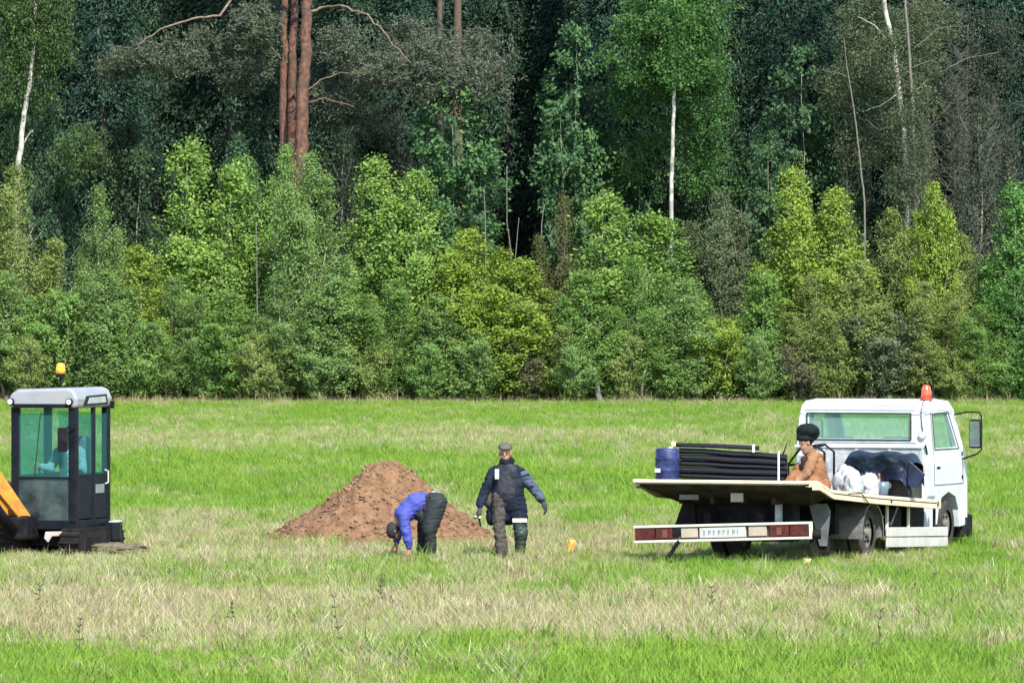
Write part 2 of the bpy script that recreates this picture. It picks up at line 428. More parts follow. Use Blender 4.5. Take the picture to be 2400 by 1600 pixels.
def stem_mesh(name, stems, r0, m, extra=0, wob=.05, elev=.7):
    mb = MB()
    for (b, tp, R) in stems:
        b = Vector(b); tp = Vector(tp); n = 7
        pts = [b.lerp(tp, i / n) + Vector((random.gauss(0, wob), random.gauss(0, wob), 0)) * (i > 0) for i in range(n + 1)]
        mb.tube(pts, [r0 * (1 - .9 * i / n) * (1 if R > 1 else .6) for i in range(n + 1)], 6)
        for _ in range(extra):
            f = random.uniform(.2, .9); p = b.lerp(tp, f); an = random.uniform(0, 6.28); l = R * random.uniform(.5, 1) * (1 - f * .6)
            q = p + Vector((math.cos(an) * l, math.sin(an) * l, l * elev)); md = p.lerp(q, .5) + Vector((0, 0, -.06 * l))
            mb.tube([p, md, q], [r0 * .3 * (1.1 - f), r0 * .2 * (1.1 - f), .006], 4, False)
    me = bpy.data.meshes.new(name); me.from_pydata(mb.v, [], mb.f); me.materials.append(m)
    for p in me.polygons: p.use_smooth = True
    return me

VAR = {}
cone = lambda f: (1 - f) ** .48 * np.minimum(1, (f + .12) * 5) + .07
oval = lambda f: np.sqrt(np.clip(1 - ((f - .5) / .52) ** 2, .02, 1))
def spire_stems(seed, h, spread, k):
    rnd = random.Random(seed); out = [((0, 0, 0), (rnd.uniform(-.15, .15), 0, h), spread * .95)]
    for i in range(k):
        an = 6.283 * i / k + rnd.uniform(-.5, .5); r = spread * rnd.uniform(.35, .75)
        out.append(((math.cos(an) * r * .25, math.sin(an) * r * .25, 0), (math.cos(an) * r, math.sin(an) * r, h * rnd.uniform(.5, .9)), spread * rnd.uniform(.5, .8)))
    return out
for v in range(6):        # young broadleaved trees, 7 m tall and about 3.4 m wide as built
    st = spire_stems(v, 7.0, 1.55, 4 + v % 3)
    VAR['young%d' % v] = (7.0, 1.7, make_crown('young_crown', st, 190, 40, .094, .58, cone, .65, 1.08, .105, .12, sig=.15), stem_mesh('young_stem', st, .07, TWIG, 10))
for v in range(3):        # feathery, smaller leaved
    st = spire_stems(20 + v, 7.0, 1.5, 5)
    VAR['feather%d' % v] = (7.0, 1.65, make_crown('feather_crown', st, 200, 38, .084, .40, cone, .95, 1.12, .095, .05, sig=.12), stem_mesh('feather_stem', st, .06, TWIG, 16, elev=1.3))
for v in range(2):        # low rounded shrubs
    st = [((0, 0, 0), (math.cos(i * 1.26) * 1.0, math.sin(i * 1.26) * 1.0, 3.0 * (.75 + .25 * math.cos(i * 2 + v))), .95) for i in range(5)] + [((0, 0, 0), (0, 0, 3.2), 1.1)]
    VAR['shrub%d' % v] = (3.2, 1.6, make_crown('shrub_crown', st, 110, 26, .098, .5, oval, .8, 1.0, .07, .1, sig=.12), stem_mesh('shrub_stem', st, .035, TWIG, 14, elev=1.2))
for v in range(3):        # spruce, 22 m
    st = [((0, 0, 0), (0, 0, 22.0), 2.9)]
    VAR['spruce%d' % v] = (22.0, 2.9, make_crown('spruce_crown', st, 1500, 46, .17, .30, lambda f: (1 - f) ** .7 + .03, -.12, 1.0, .16, .35, up=.3, mat_=NEEDLE, zmin=.04, clump=.019, sig=.13),
                           stem_mesh('spruce_trunk', st, .2, BARK_DARK, 30, wob=.04, elev=-.15))
for v in range(2):        # tall hanging birch crown, 20 m
    st = [((0, 0, 4.0), (.3, 0, 20.0), 2.6), ((0, 0, 5.0), (-1.2, .4, 17.0), 1.7), ((0, 0, 5.5), (1.3, -.3, 16.0), 1.7)]
    VAR['birch%d' % v] = (20.0, 2.9, make_crown('birch_crown', st, 300, 20, .16, .45, oval, .5, 1.0, .12, .95, up=.3, zmin=.02, sig=.13), None)
for v in range(2):        # open, big leaved, layered
    st = [((0, 0, 3.4), (0, 0, 11.0), 2.2), ((0, 0, 3.0), (-1.6, 0, 8.6), 1.7), ((0, 0, 3.0), (1.7, -.4, 8.0), 1.6)]
    VAR['layer%d' % v] = (11.0, 3.0, make_crown('layered_crown', st, 135, 36, .18, .62, oval, .05, 1.0, .12, .05, up=1.7, zmin=.0, clump=.11, sig=.16),
                          stem_mesh('layered_stem', [((0, 0, 0), s_[1], 1.2) for s_ in st], .07, TWIG, 12, elev=.3))
st = [((0, 0, 0), (math.cos(i * 1.1) * (1.7 if i else .1), math.sin(i * 1.1), 11.0 - i * .9), 2.1) for i in range(5)]   # leafless twiggy tree
mbt = MB(); rt = random.Random(5)
for (b, tp, R) in st:
    b = Vector(b); tp = Vector(tp)
    mbt.tube([b, b.lerp(tp, .5), tp], [.06, .04, .008], 6)
    for _ in range(300):
        f = rt.uniform(.12, .98); p = b.lerp(tp, f); an = rt.uniform(0, 6.28); l = 2.0 * (1.05 - f) ** .6 * rt.uniform(.4, 1)
        q = p + Vector((math.cos(an) * l, math.sin(an) * l, l * rt.uniform(.1, .8))); mbt.tube([p, p.lerp(q, .5) + Vector((0, 0, rt.uniform(-.1, .1))), q], [.02, .014, .004], 3, False)
        for _ in range(3):
            s_ = p.lerp(q, rt.uniform(.3, 1)); e_ = s_ + Vector((rt.gauss(0, .3), rt.gauss(0, .3), rt.gauss(.12, .22))); mbt.tube([s_, e_], [.009, .004], 3, False)
me_tw = bpy.data.meshes.new('bare_twigs'); me_tw.from_pydata(mbt.v, [], mbt.f); me_tw.materials.append(mat('bare_twig', (.060, .070, .052), .9, var=.35, scale=2))
VAR['bare'] = (11.0, 2.6, me_tw, None)

def plant(name, label, px, d, top, half, var, color, group=None, cat='tree', trunk=True, y0=None):
    """a tree standing at photo column px, distance d, reaching photo row top"""
    h0, w0, crown, stem = VAR[var]
    h = CAM_H - (top - HOR) * d / F; sx = half * d / F / w0; sz = h / h0
    r = empty(name, (XG(px, d), d, float(gz(XG(px, d), d))), random.uniform(0, 6.28) if y0 is None else y0, label=label, cat=cat, group=group)
    c = meshobj('crown', crown, None, r, color); c.scale = (sx, sx, sz)
    if stem is not None and trunk:
        t_ = meshobj('trunk', stem, None, r); t_.scale = (sx, sx, sz)
    return r
# colours of the kinds (leaf albedo)
BR = (.190, .310, .070); YG = (.215, .310, .050); MG = (.160, .280, .070); GG = (.170, .275, .086); OL = (.210, .275, .080); DG = (.060, .120, .062)
PG = (.125, .165, .085); SP = (.022, .056, .037); SP2 = (.032, .070, .040); LG = (.110, .235, .062)

front = [  # px, d, top row, half width, kind, colour, label
 (42, 246, 405, 105, 'feather0', OL, 'olive grey young tree at the left edge of the forest front'),
 (235, 248, 450, 75, 'feather1', GG, 'narrow grey green young tree left of the bright spired one'),
 (335, 245, 585, 80, 'young1', YG, 'low yellow green young tree below the left birch gap'),
 (455, 247, 345, 110, 'young2', BR, 'bright light green young tree with several spires left of the pines'),
 (580, 248, 385, 95, 'young3', MG, 'darker green young tree just left of the pine trunks'),
 (715, 246, 372, 110, 'feather2', GG, 'grey green feathery young tree at the foot of the red pines'),
 (872, 247, 385, 105, 'young4', BR, 'bright green young tree right of the pine trunks'),
 (985, 246, 415, 105, 'young0', BR, 'tallest bright green young tree left of the dark gap'),
 (1095, 245, 545, 95, 'young5', YG, 'sloping yellow green young tree leaning to the dark gap'),
 (1205, 244.6, 615, 105, 'young1', YG, 'yellow green young tree standing below the dark gap'),
 (1322, 247, 470, 62, 'feather1', (.125, .140, .055), 'narrow dull yellow brown young tree right of the dark gap'),
 (1430, 246, 465, 115, 'young2', BR, 'bright green young tree left of the white birch stem'),
 (1570, 246.5, 525, 105, 'young3', MG, 'mid green young tree around the foot of the white birch stem'),
 (1700, 247, 465, 95, 'feather0', PG, 'pale grey green feathery young tree right of the white birch stem'),
 (1852, 246, 408, 88, 'young4', YG, 'bright yellow green spired young tree behind the flatbed'),
 (1962, 245.5, 455, 95, 'young0', YG, 'yellow green young tree left of the grey twin stems'),
 (2085, 247, 500, 90, 'feather2', OL, 'olive green feathery young tree at the foot of the grey twin stems'),
 (2188, 245.5, 440, 62, 'young5', YG, 'slender yellow green spire above the truck cab'),
 (2262, 246.5, 560, 85, 'feather1', OL, 'dull olive young tree right above the truck beacon'),
 (2380, 246, 440, 92, 'young2', LG, 'fresh green young tree at the right edge of the forest front'),
]
low = [
 (130, 244.5, 700, 85, 'shrub0', MG, 'low green shrub right above the excavator beacon'),
 (250, 244.2, 640, 85, 'young5', GG, 'grey green shrub filling the front right of the excavator'),
 (400, 244.4, 660, 90, 'feather0', GG, 'grey green bushy shrub below the bright spired tree'),
 (530, 244.0, 690, 90, 'young0', MG, 'mid green shrub in front of the darker young tree'),
 (655, 244.3, 650, 90, 'feather1', GG, 'grey green shrub below the pine trunks'),
 (790, 244.1, 610, 95, 'young3', GG, 'dense grey green shrub above the soil heap'),
 (920, 244.3, 660, 90, 'feather2', MG, 'dense green shrub right above the top of the soil heap'),
 (1040, 244.0, 700, 90, 'young4', GG, 'grey green shrub left of the yellow green one'),
 (1300, 244.2, 690, 85, 'feather0', OL, 'olive shrub right of the yellow green tree in the gap'),
 (1380, 244.0, 640, 90, 'young1', MG, 'mid green shrub below the bright tree'),
 (1500, 244.2, 610, 90, 'feather2', MG, 'fresh green shrub left of the birch foot'),
 (1612, 244.0, 660, 85, 'young5', GG, 'grey green shrub right of the birch foot'),
 (1690, 243.8, 760, 85, 'shrub1', YG, 'low yellow green shrub above the flatbed deck'),
 (1790, 244.2, 640, 90, 'young2', MG, 'mid green shrub left behind the truck cab'),
 (1900, 244.0, 650, 90, 'feather1', OL, 'olive green twiggy shrub behind the truck cab'),
 (2070, 243.6, 745, 90, 'shrub0', PG, 'pale grey green rounded shrub left of the truck beacon'),
 (2010, 244.2, 620, 85, 'young3', OL, 'olive shrub above the pale rounded shrub'),
 (2170, 244.0, 670, 90, 'feather0', OL, 'twiggy olive shrub right behind the truck beacon'),
 (2290, 243.9, 720, 85, 'feather2', MG, 'green shrub right of the truck beacon'),
 (2390, 244.0, 640, 85, 'young4', LG, 'fresh green shrub at the right edge below the fresh green tree'),
 (20, 244.2, 650, 85, 'young3', GG, 'grey green shrub at the left edge above the excavator roof'),
 (-90, 245, 520, 90, 'young1', MG, 'mid green young tree past the left side of the view'), (-210, 246, 480, 100, 'young2', GG, 'grey green young tree farthest past the left side'), (2500, 245, 480, 95, 'young3', MG, 'mid green young tree past the right side of the view'), (2620, 246, 500, 100, 'feather1', OL, 'olive young tree farthest past the right side'),
]
for px, d, top, half, var, c, lab in front:
    plant('young_tree', lab, px, d, top, half * 1.5, var, c, 'young trees along the forest edge')
for px, d, top, half, var, c, lab in low:
    plant('shrub', lab, px, d, top, half * 1.45, var, c, 'shrubs along the forest edge', cat='shrub')
for i in range(8):      # the forest front goes on past both sides of the view
    s_ = i % 2; k_ = i // 2
    plant('young_tree', 'young tree past the %s side of the view, number %s outward' % (('left', 'right')[s_], ('three', 'four', 'five', 'six')[k_]), (-320 - 110 * k_) if s_ == 0 else (2730 + 110 * k_), 245.5 + k_ % 2, 470 + 25 * k_, 140,
          'young%d' % (k_ + s_), (MG, GG, OL, BR)[k_], 'young trees along the forest edge')
mid = [
 (668, 248.5, 352, 80, 'young5', MG, 'tree', 'green young tree hiding the foot of the pine trunks'),
 (2300, 250.5, 250, 120, 'feather2', (.075, .098, .068), 'tree', 'dull grey green feathery tree right of the twin stems'),
 (120, 252, 250, 110, 'young4', DG, 'tree', 'dark green tree behind the left leaning birch'),
 (300, 254, 300, 120, 'young2', (.045, .085, .040), 'tree', 'dark green tree left of the bright spired tree'),  # darker leaf colour than the front row
 (560, 253, 335, 110, 'young5', DG, 'tree', 'dark green tree showing left behind the pines'),
 (800, 252, 320, 110, 'feather0', (.045, .070, .040), 'tree', 'dull green tree right of the red pine trunk'),
 (1060, 252, 190, 165, 'layer0', (.075, .165, .060), 'tree', 'open broadleaved tree with layered pale leaves left above the gap'),
 (1350, 253, 85, 150, 'layer1', (.070, .150, .060), 'tree', 'taller open broadleaved tree with layered leaves right above the gap'),
 (1500, 254, 330, 110, 'layer0', (.050, .115, .045), 'tree', 'layered green tree left of the white birch stem'),
 (1700, 256, 190, 110, 'young3', (.042, .100, .040), 'tree', 'mid green tree right of the tall birch crown'),
 (1880, 253, 130, 150, 'layer1', (.060, .125, .055), 'tree', 'broad layered tree above the yellow green spire'),
 (1800, 251, 330, 110, 'layer0', (.060, .125, .055), 'tree', 'layered tree low behind the yellow green spire'),
 (1980, 252, 300, 95, 'feather1', (.055, .095, .045), 'tree', 'grey green tree beside the leaning thin stem'),
]
for px, d, top, half, var, c, cat, lab in mid:
    plant('forest_tree', lab, px, d, top, half, var, c, 'trees behind the forest front', cat=cat)
for i, (px, d, top, half, c) in enumerate([(2250, 255, 110, 150, 0), (2140, 252, 150, 90, 0), (2370, 258, 60, 120, 0), (930, 258, 60, 110, 0)]):
    plant('bare_tree', ['grey twiggy leafless tree right of the twin stems', 'slim leafless tree close round the grey twin stems', 'leafless twiggy tree at the right edge', 'leafless tree among the pine boughs'][i],
          px, d, top, half, 'bare', (1, 1, 1), 'leafless trees')

# spruces fill the depth of the wood
rs = random.Random(3)
row = 0
for d, step, off in ((258, 150, 30), (264, 135, 90), (271, 135, 20), (279, 120, 70), (288, 120, 0), (297, 110, 60)):
    px = -870 + off
    while px < 3300:
        dd = d + rs.uniform(-2, 2); x_ = px + rs.uniform(-35, 35)
        skip = row < 2 and (560 < x_ < 800 or 1080 < x_ < 1330)
        if not skip:
            h = rs.uniform(18, 25); top = HOR - (h - CAM_H) * F / dd
            plant('spruce', 'dark spruce standing deep in the shade of the wood', x_, dd, top, rs.uniform(150, 200), 'spruce%d' % rs.randrange(3), SP if rs.random() < .6 else SP2, 'dark spruces deep in the wood')
        px += step
    row += 1
# the wood behind reads as one mass
def far_wood():
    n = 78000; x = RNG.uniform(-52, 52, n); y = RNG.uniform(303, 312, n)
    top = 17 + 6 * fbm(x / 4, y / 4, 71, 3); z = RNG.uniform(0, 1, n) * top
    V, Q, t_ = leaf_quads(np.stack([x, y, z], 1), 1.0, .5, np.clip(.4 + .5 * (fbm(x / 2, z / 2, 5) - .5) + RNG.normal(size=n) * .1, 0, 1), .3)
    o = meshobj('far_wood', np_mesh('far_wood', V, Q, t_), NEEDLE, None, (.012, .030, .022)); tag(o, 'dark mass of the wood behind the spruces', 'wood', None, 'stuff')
far_wood()

# ---- particular trees
def path(pts, d, dy=0): return [W(p[0], p[1], d + (p[2] if len(p) > 2 else 0)) for p in pts]
def special(name, label, base_px, d, trunk_pts, r0, r1, bark, group=None, limbs=(), cat='tree'):
    """trunk given by photo pixels; limbs: (points, r0, r1)"""
    base = W(base_px, HOR + CAM_H * F / d, d); r = empty(name, base, 0, label=label, cat=cat, group=group)
    pts = [Vector((base.x, base.y, -.05))] + path(trunk_pts, d)
    fine = []
    for i in range(len(pts) - 1):
        k = 5
        for j in range(k): fine.append(pts[i].lerp(pts[i + 1], j / k) + Vector((random.gauss(0, r0 * .12), 0, 0)) * (j > 0))
    fine.append(pts[-1]); n = len(fine)
    mb = MB(); mb.tube([p - base for p in fine], [r0 + (r1 - r0) * i / (n - 1) for i in range(n)], 12)
    t_ = mb.build('trunk', bark, r, smooth=True)
    for (lp, a0, a1) in limbs:
        mb = MB(); q = path(lp, d); fine = []
        for i in range(len(q) - 1):
            for j in range(4): fine.append(q[i].lerp(q[i + 1], j / 4) + Vector([random.gauss(0, a0 * .6) for _ in range(3)]) * (j > 0))
        fine.append(q[-1]); n = len(fine)
        mb.tube([p - base for p in fine], [a0 + (a1 - a0) * i / (n - 1) for i in range(n)], 7); mb.build('limb', LIMB if bark is BARK_PINE else bark, r, smooth=True)
    return r, base
def boughs(r, base, d, blobs, color, leaf=.2, aspect=.28, m=NEEDLE, up=.4, droop=.0, name='crown', dens=1.0, jit=.09, el=.15):
    """leafy masses round photo points: (px, py, rx_px, ry_px, n twigs[, depth shift])"""
    Ps = []; As = []; T = []
    for b in blobs:
        px, py, rx, ry, n = b[:5]; dz = b[5] if len(b) > 5 else 0; n = int(n * dens)
        c = np.array(W(px, py, d + dz) - base); k = d / F
        q = unit(RNG.uniform(0, 6.28, n), RNG.uniform(-1.5, 1.5, n)) * RNG.uniform(.15, 1, (n, 1)) ** .6
        st = c + q * np.array([rx * k, rx * k * .6, ry * k])
        dr = unit(RNG.uniform(0, 6.28, n), el + RNG.normal(size=n) * .4); L = RNG.uniform(.3, .7, n)
        P, A, t = sprays(st, dr, L, 30, jit * 1.1, droop); Ps.append(P); As.append(A)
        T.append(np.clip(np.repeat(RNG.normal(size=n) * .15 + .42, 30) + RNG.normal(size=n * 30) * .12, 0, 1))
    V, Q, tt = leaf_quads(np.concatenate(Ps), leaf * .72, aspect, np.concatenate(T), up, np.concatenate(As))
    return meshobj(name, np_mesh(name, V, Q, tt), m, r, color)
PN = (.040, .060, .040)
# red pines
r, b = special('pine_tree', 'thick red barked pine trunk, the brighter right one of the pair', 716, 251, [(706, 400), (707, 300), (710, 200), (716, 100), (720, 0), (724, -100), (726, -400), (735, -560)], .265, .13, BARK_PINE, 'red barked pines',
    [([(724, 28), (760, 18), (800, 14, -1), (850, 32, -1.5), (890, 62, -2), (925, 110, -2), (965, 150, -2)], .055, .02), ([(714, 215), (750, 188), (800, 170), (860, 172, -1)], .03, .012),
     ([(720, 240), (760, 230), (830, 250)], .025, .01), ([(722, -60), (640, -120), (560, -160)], .07, .02), ([(722, -150), (850, -200), (980, -230)], .08, .02)])
boughs(r, b, 251, [(800, 110, 90, 50, 60, 1), (900, 170, 110, 45, 100, 1), (1000, 150, 120, 45, 130, 1), (1100, 190, 110, 45, 110, 1), (1040, 225, 90, 30, 70, 1), (960, 90, 90, 40, 70, 2), (1120, 120, 90, 50, 70, 3),
                   (790, 230, 80, 40, 70, 2), (820, 290, 90, 40, 80, 3), (760, -420, 220, 120, 400), (700, -560, 160, 90, 250), (850, -250, 160, 60, 160)], (.080, .098, .066), leaf=.19, dens=1.7)
r, b = special('pine_tree', 'slimmer red barked pine trunk, the left one of the pair', 664, 252.5, [(664, 420), (664, 300), (665, 150), (668, 0), (672, -300), (676, -460)], .17, .09, BARK_PINE, 'red barked pines',
    [([(660, 140), (640, 115), (622, 98)], .03, .012), ([(668, -60), (560, -30), (515, 38, -1), (450, 45, -1.5), (390, 64, -2), (345, 88, -2), (312, 118, -2)], .06, .02), ([(668, -150), (780, -200)], .05, .02)])
boughs(r, b, 252.5, [(330, 135, 80, 30, 70, -1), (400, 140, 90, 45, 100, -1), (480, 110, 60, 40, 60, 0), (280, 165, 60, 25, 50), (590, 60, 70, 50, 80, -1), (610, 130, 50, 60, 60, 0), (560, 180, 60, 40, 45, 2), (670, -420, 180, 120, 320), (600, -200, 140, 60, 120)],
       (.078, .098, .062), leaf=.19, dens=1.5)
r, b = special('pine_tree', 'dim brown pine trunk squeezed between the two red barked ones', 684, 254, [(684, 420), (684, 300), (686, 150), (690, 0), (692, -300)], .19, .12, BARK_PINE, 'red barked pines'); boughs(r, b, 254, [(690, -330, 150, 100, 140)], PN)
r, b = special('pine_tree', 'dim brown pine trunk standing back at the left', 468, 262, [(468, 300), (466, 150), (462, 60), (462, -300)], .21, .12, BARK_PINE, 'red barked pines'); boughs(r, b, 262, [(462, -320, 190, 120, 200)], PN)
r, b = special('pine_tree', 'thin dim pine trunk left of the dim brown one', 420, 264, [(420, 300), (418, 100), (420, -250)], .1, .06, BARK_DARK, 'red barked pines'); boughs(r, b, 264, [(420, -300, 150, 100, 140)], PN)
for px, rr, lab in ((1030, .14, 'dark pine stem at the top edge, left of two'), (1072, .2, 'dark pine stem at the top edge, right of two')):
    r, b = special('pine_tree', lab, px, 259, [(px, 200), (px, 60), (px + 2, -300)], rr, rr * .6, BARK_DARK, 'dark pine stems at the top edge'); boughs(r, b, 259, [(px, -330, 170, 110, 160)], PN)
for px, rr, lab in ((1846, .13, 'dark brown stem between the tall birch crown and the grey twin stems'), (2232, .12, 'dark reddish stem behind the leafless trees')):
    r, b = special('pine_tree', lab, px, 260, [(px, 200), (px, 60), (px + 2, -300)], rr, rr * .7, BARK_DARK, 'dark stems at the right'); boughs(r, b, 260, [(px, -330, 170, 110, 160)], PN)
# birches
r, b = special('birch_tree', 'leaning white birch with hanging foliage at the left edge', 32, 249, [(38, 480), (42, 400), (50, 320), (60, 250), (70, 190), (78, 100), (84, 0), (92, -300)], .12, .05, BARK_BIRCH, 'birches',
    [([(58, 335), (70, 312), (78, 305)], .025, .01)])
boughs(r, b, 249, [(60, 20, 110, 90, 260), (130, 60, 60, 90, 140), (30, 130, 60, 110, 150), (100, 180, 60, 80, 80, 1), (40, 300, 50, 80, 60, 1.5), (190, 350, 70, 70, 120, 1), (90, -250, 150, 160, 300)], (.078, .135, .045), leaf=.15, aspect=.5, m=LEAF, droop=1.1, el=.2, jit=.1)
r, b = special('birch_tree', 'straight white birch stem under a tall fresh green crown', 1574, 250, [(1573, 560), (1573, 480), (1575, 380), (1577, 300), (1580, 222), (1582, 100), (1585, -200)], .085, .05, BARK_BIRCH, 'birches')
boughs(r, b, 250.8, [(1560, 40, 120, 90, 420), (1620, 110, 100, 80, 260), (1500, 130, 80, 80, 190), (1640, 20, 80, 80, 180), (1583, 150, 45, 60, 90, -1.3), (1588, 50, 60, 60, 110, -1.3), (1570, 190, 80, 60, 150, 1.2), (1480, 220, 60, 70, 110, 1.5), (1660, 230, 60, 90, 130, 1.5), (1600, 320, 90, 60, 120, 2.5), (1640, 400, 80, 60, 110, 2.5), (1480, 380, 70, 60, 90, 2.5), (1570, -200, 170, 160, 420)],
       (.080, .180, .048), leaf=.155, aspect=.5, m=LEAF, droop=.35, el=.3, jit=.1)
r, b = special('birch_tree', 'tall pale birch with leaning stem at the upper right, left of the twin stems', 2128, 250.5, [(2128, 480), (2126, 400), (2120, 310), (2108, 220), (2096, 130), (2078, 40), (2066, -60), (2050, -350)], .115, .07, BARK_BIRCH, 'birches',
    [([(2108, 220), (2060, 250), (2020, 262)], .03, .01), ([(2090, 110), (2050, 60), (2010, 40)], .03, .01)])
boughs(r, b, 250.5, [(2030, 60, 90, 60, 150, 1), (2020, 130, 60, 50, 70, 1), (2140, 60, 60, 60, 90, 1), (2060, 230, 50, 50, 60, 1), (2050, -250, 170, 150, 300), (2160, 160, 60, 50, 50, 1), (2090, 330, 70, 60, 80, 2), (1980, 200, 60, 60, 90, 1), (2010, 330, 60, 60, 90, 1), (2060, 130, 50, 50, 60, -1), (2150, 240, 50, 60, 50, -.5), (2085, 90, 30, 30, 25, -1), (2118, 270, 30, 22, 16, -.8), (2100, 180, 28, 20, 12, -.8), (2150, 350, 50, 50, 40, -.8), (2130, 430, 60, 50, 60, -.8), (2180, 60, 90, 60, 80, 2)], (.105, .135, .072), leaf=.12, aspect=.5, m=LEAF, droop=.4, jit=.12, dens=1.6)
r, b = special('grey_tree', 'grey bare stem with long limbs reaching right, beside the pale birch', 2146, 250, [(2146, 480), (2144, 380), (2140, 260), (2134, 180), (2130, 110), (2122, 20), (2120, -120)], .09, .035, BARK_GREY, 'grey stems',
    [([(2142, 220), (2170, 190), (2215, 165, -1), (2265, 138, -1), (2345, 122, -1)], .03, .008), ([(2140, 160), (2180, 142)], .02, .008), ([(2144, 320), (2180, 300), (2230, 240)], .02, .006), ([(2136, 120), (2200, 66), (2270, 60)], .02, .006),
     ([(2146, 300), (2100, 290), (2060, 305), (2030, 280)], .02, .008)])
r, b = special('birch_tree', 'thin leaning whitish stem above the yellow green spire', 2030, 249, [(2026, 470), (2018, 400), (2006, 290), (1994, 210), (1984, 150), (1978, 90)], .042, .012, BARK_GREY, 'birches', [([(1984, 180), (1960, 170), (1935, 168)], .012, .006)])
for px, d, pts, rr, lab in ((1762, 262, [(1762, 200), (1762, 100), (1760, 0), (1758, -200)], .11, 'pale birch stem far back right of the tall fresh crown'),
                            (1138, 249, [(1138, 560), (1137, 500), (1134, 440)], .028, 'thin pale sapling stem at the left of the dark gap'), (1188, 250, [(1198, 590), (1188, 520), (1188, 390)], .028, 'thin pale sapling stem in the middle of the dark gap'),
                            (1212, 249.5, [(1206, 620), (1211, 570), (1216, 510)], .024, 'short pale sapling stem low in the dark gap'), (1272, 249.5, [(1268, 580), (1270, 520), (1276, 480)], .026, 'pale sapling stem at the right of the dark gap'),
                            (1047, 243.6, [(1046, 880), (1048, 820), (1050, 770)], .03, 'pale sapling stem standing before the shrubs above the soil heap'), (2226, 243.6, [(2226, 800), (2228, 720)], .03, 'thin pale stem before the shrub right of the beacon'),
                            (603, 246, [(603, 800), (602, 600), (600, 520)], .03, 'pale stem before the darker young tree')):
    special('sapling', lab, px, d, pts, rr, rr * .5, BARK_BIRCH if px == 1762 else BARK_GREY, 'thin pale stems')
r, b = special('forest_tree', 'dull grey green thin foliaged tree right of the twin stems', 2260, 256, [(2262, 400), (2266, 200), (2268, 60)], .08, .03, BARK_DARK, 'trees behind the forest front')
boughs(r, b, 256, [(2240, 180, 90, 90, 120), (2320, 300, 90, 110, 160), (2220, 380, 80, 90, 140), (2340, 120, 80, 90, 100), (2300, 440, 90, 60, 110), (2230, 60, 80, 60, 80)], (.070, .088, .064), leaf=.13, aspect=.45, m=LEAF, jit=.12)
for i, (px, top, hw, c) in enumerate([(60, 800, 60, OL), (330, 770, 70, MG), (470, 800, 60, GG), (600, 790, 60, OL), (740, 780, 70, GG), (870, 800, 60, OL), (1000, 810, 60, MG), (1120, 790, 70, GG), (1230, 800, 60, (.12, .12, .075)),
                                  (1350, 800, 60, GG), (1460, 790, 60, OL), (1570, 800, 60, MG), (1780, 790, 60, GG), (1870, 800, 60, (.13, .125, .08)), (1960, 790, 60, OL), (2240, 830, 55, OL), (2350, 800, 60, MG)]):
    pos = ['above the excavator beacon', 'right of the excavator roof', 'left of the pale stem', 'below the pines, left', 'below the pines, right', 'above the heap, left', 'above the heap, right', 'above the standing person, left',
           'brownish, above the standing person', 'left of the dead stump', 'right of the dead stump', 'above the blue drum', 'left of the cab roof', 'brownish, behind the cab roof left corner', 'behind the middle of the cab roof', 'right of the truck mirror', 'at the right edge'][i]
    plant('low_bush', 'knee high leafy bush at the forest foot, ' + pos, px, 243.2 + (i % 3) * .3, top, hw * 1.3, 'shrub%d' % (i % 2), c, 'low bushes at the forest foot', cat='bush')
# dead leaning stump at the forest foot
r, b = special('dead_stump', 'pale leaning dead stump at the forest foot left of the flatbed', 1408, 243.2, [(1398, 900), (1384, 852)], .12, .05, BARK_GREY, cat='stump')

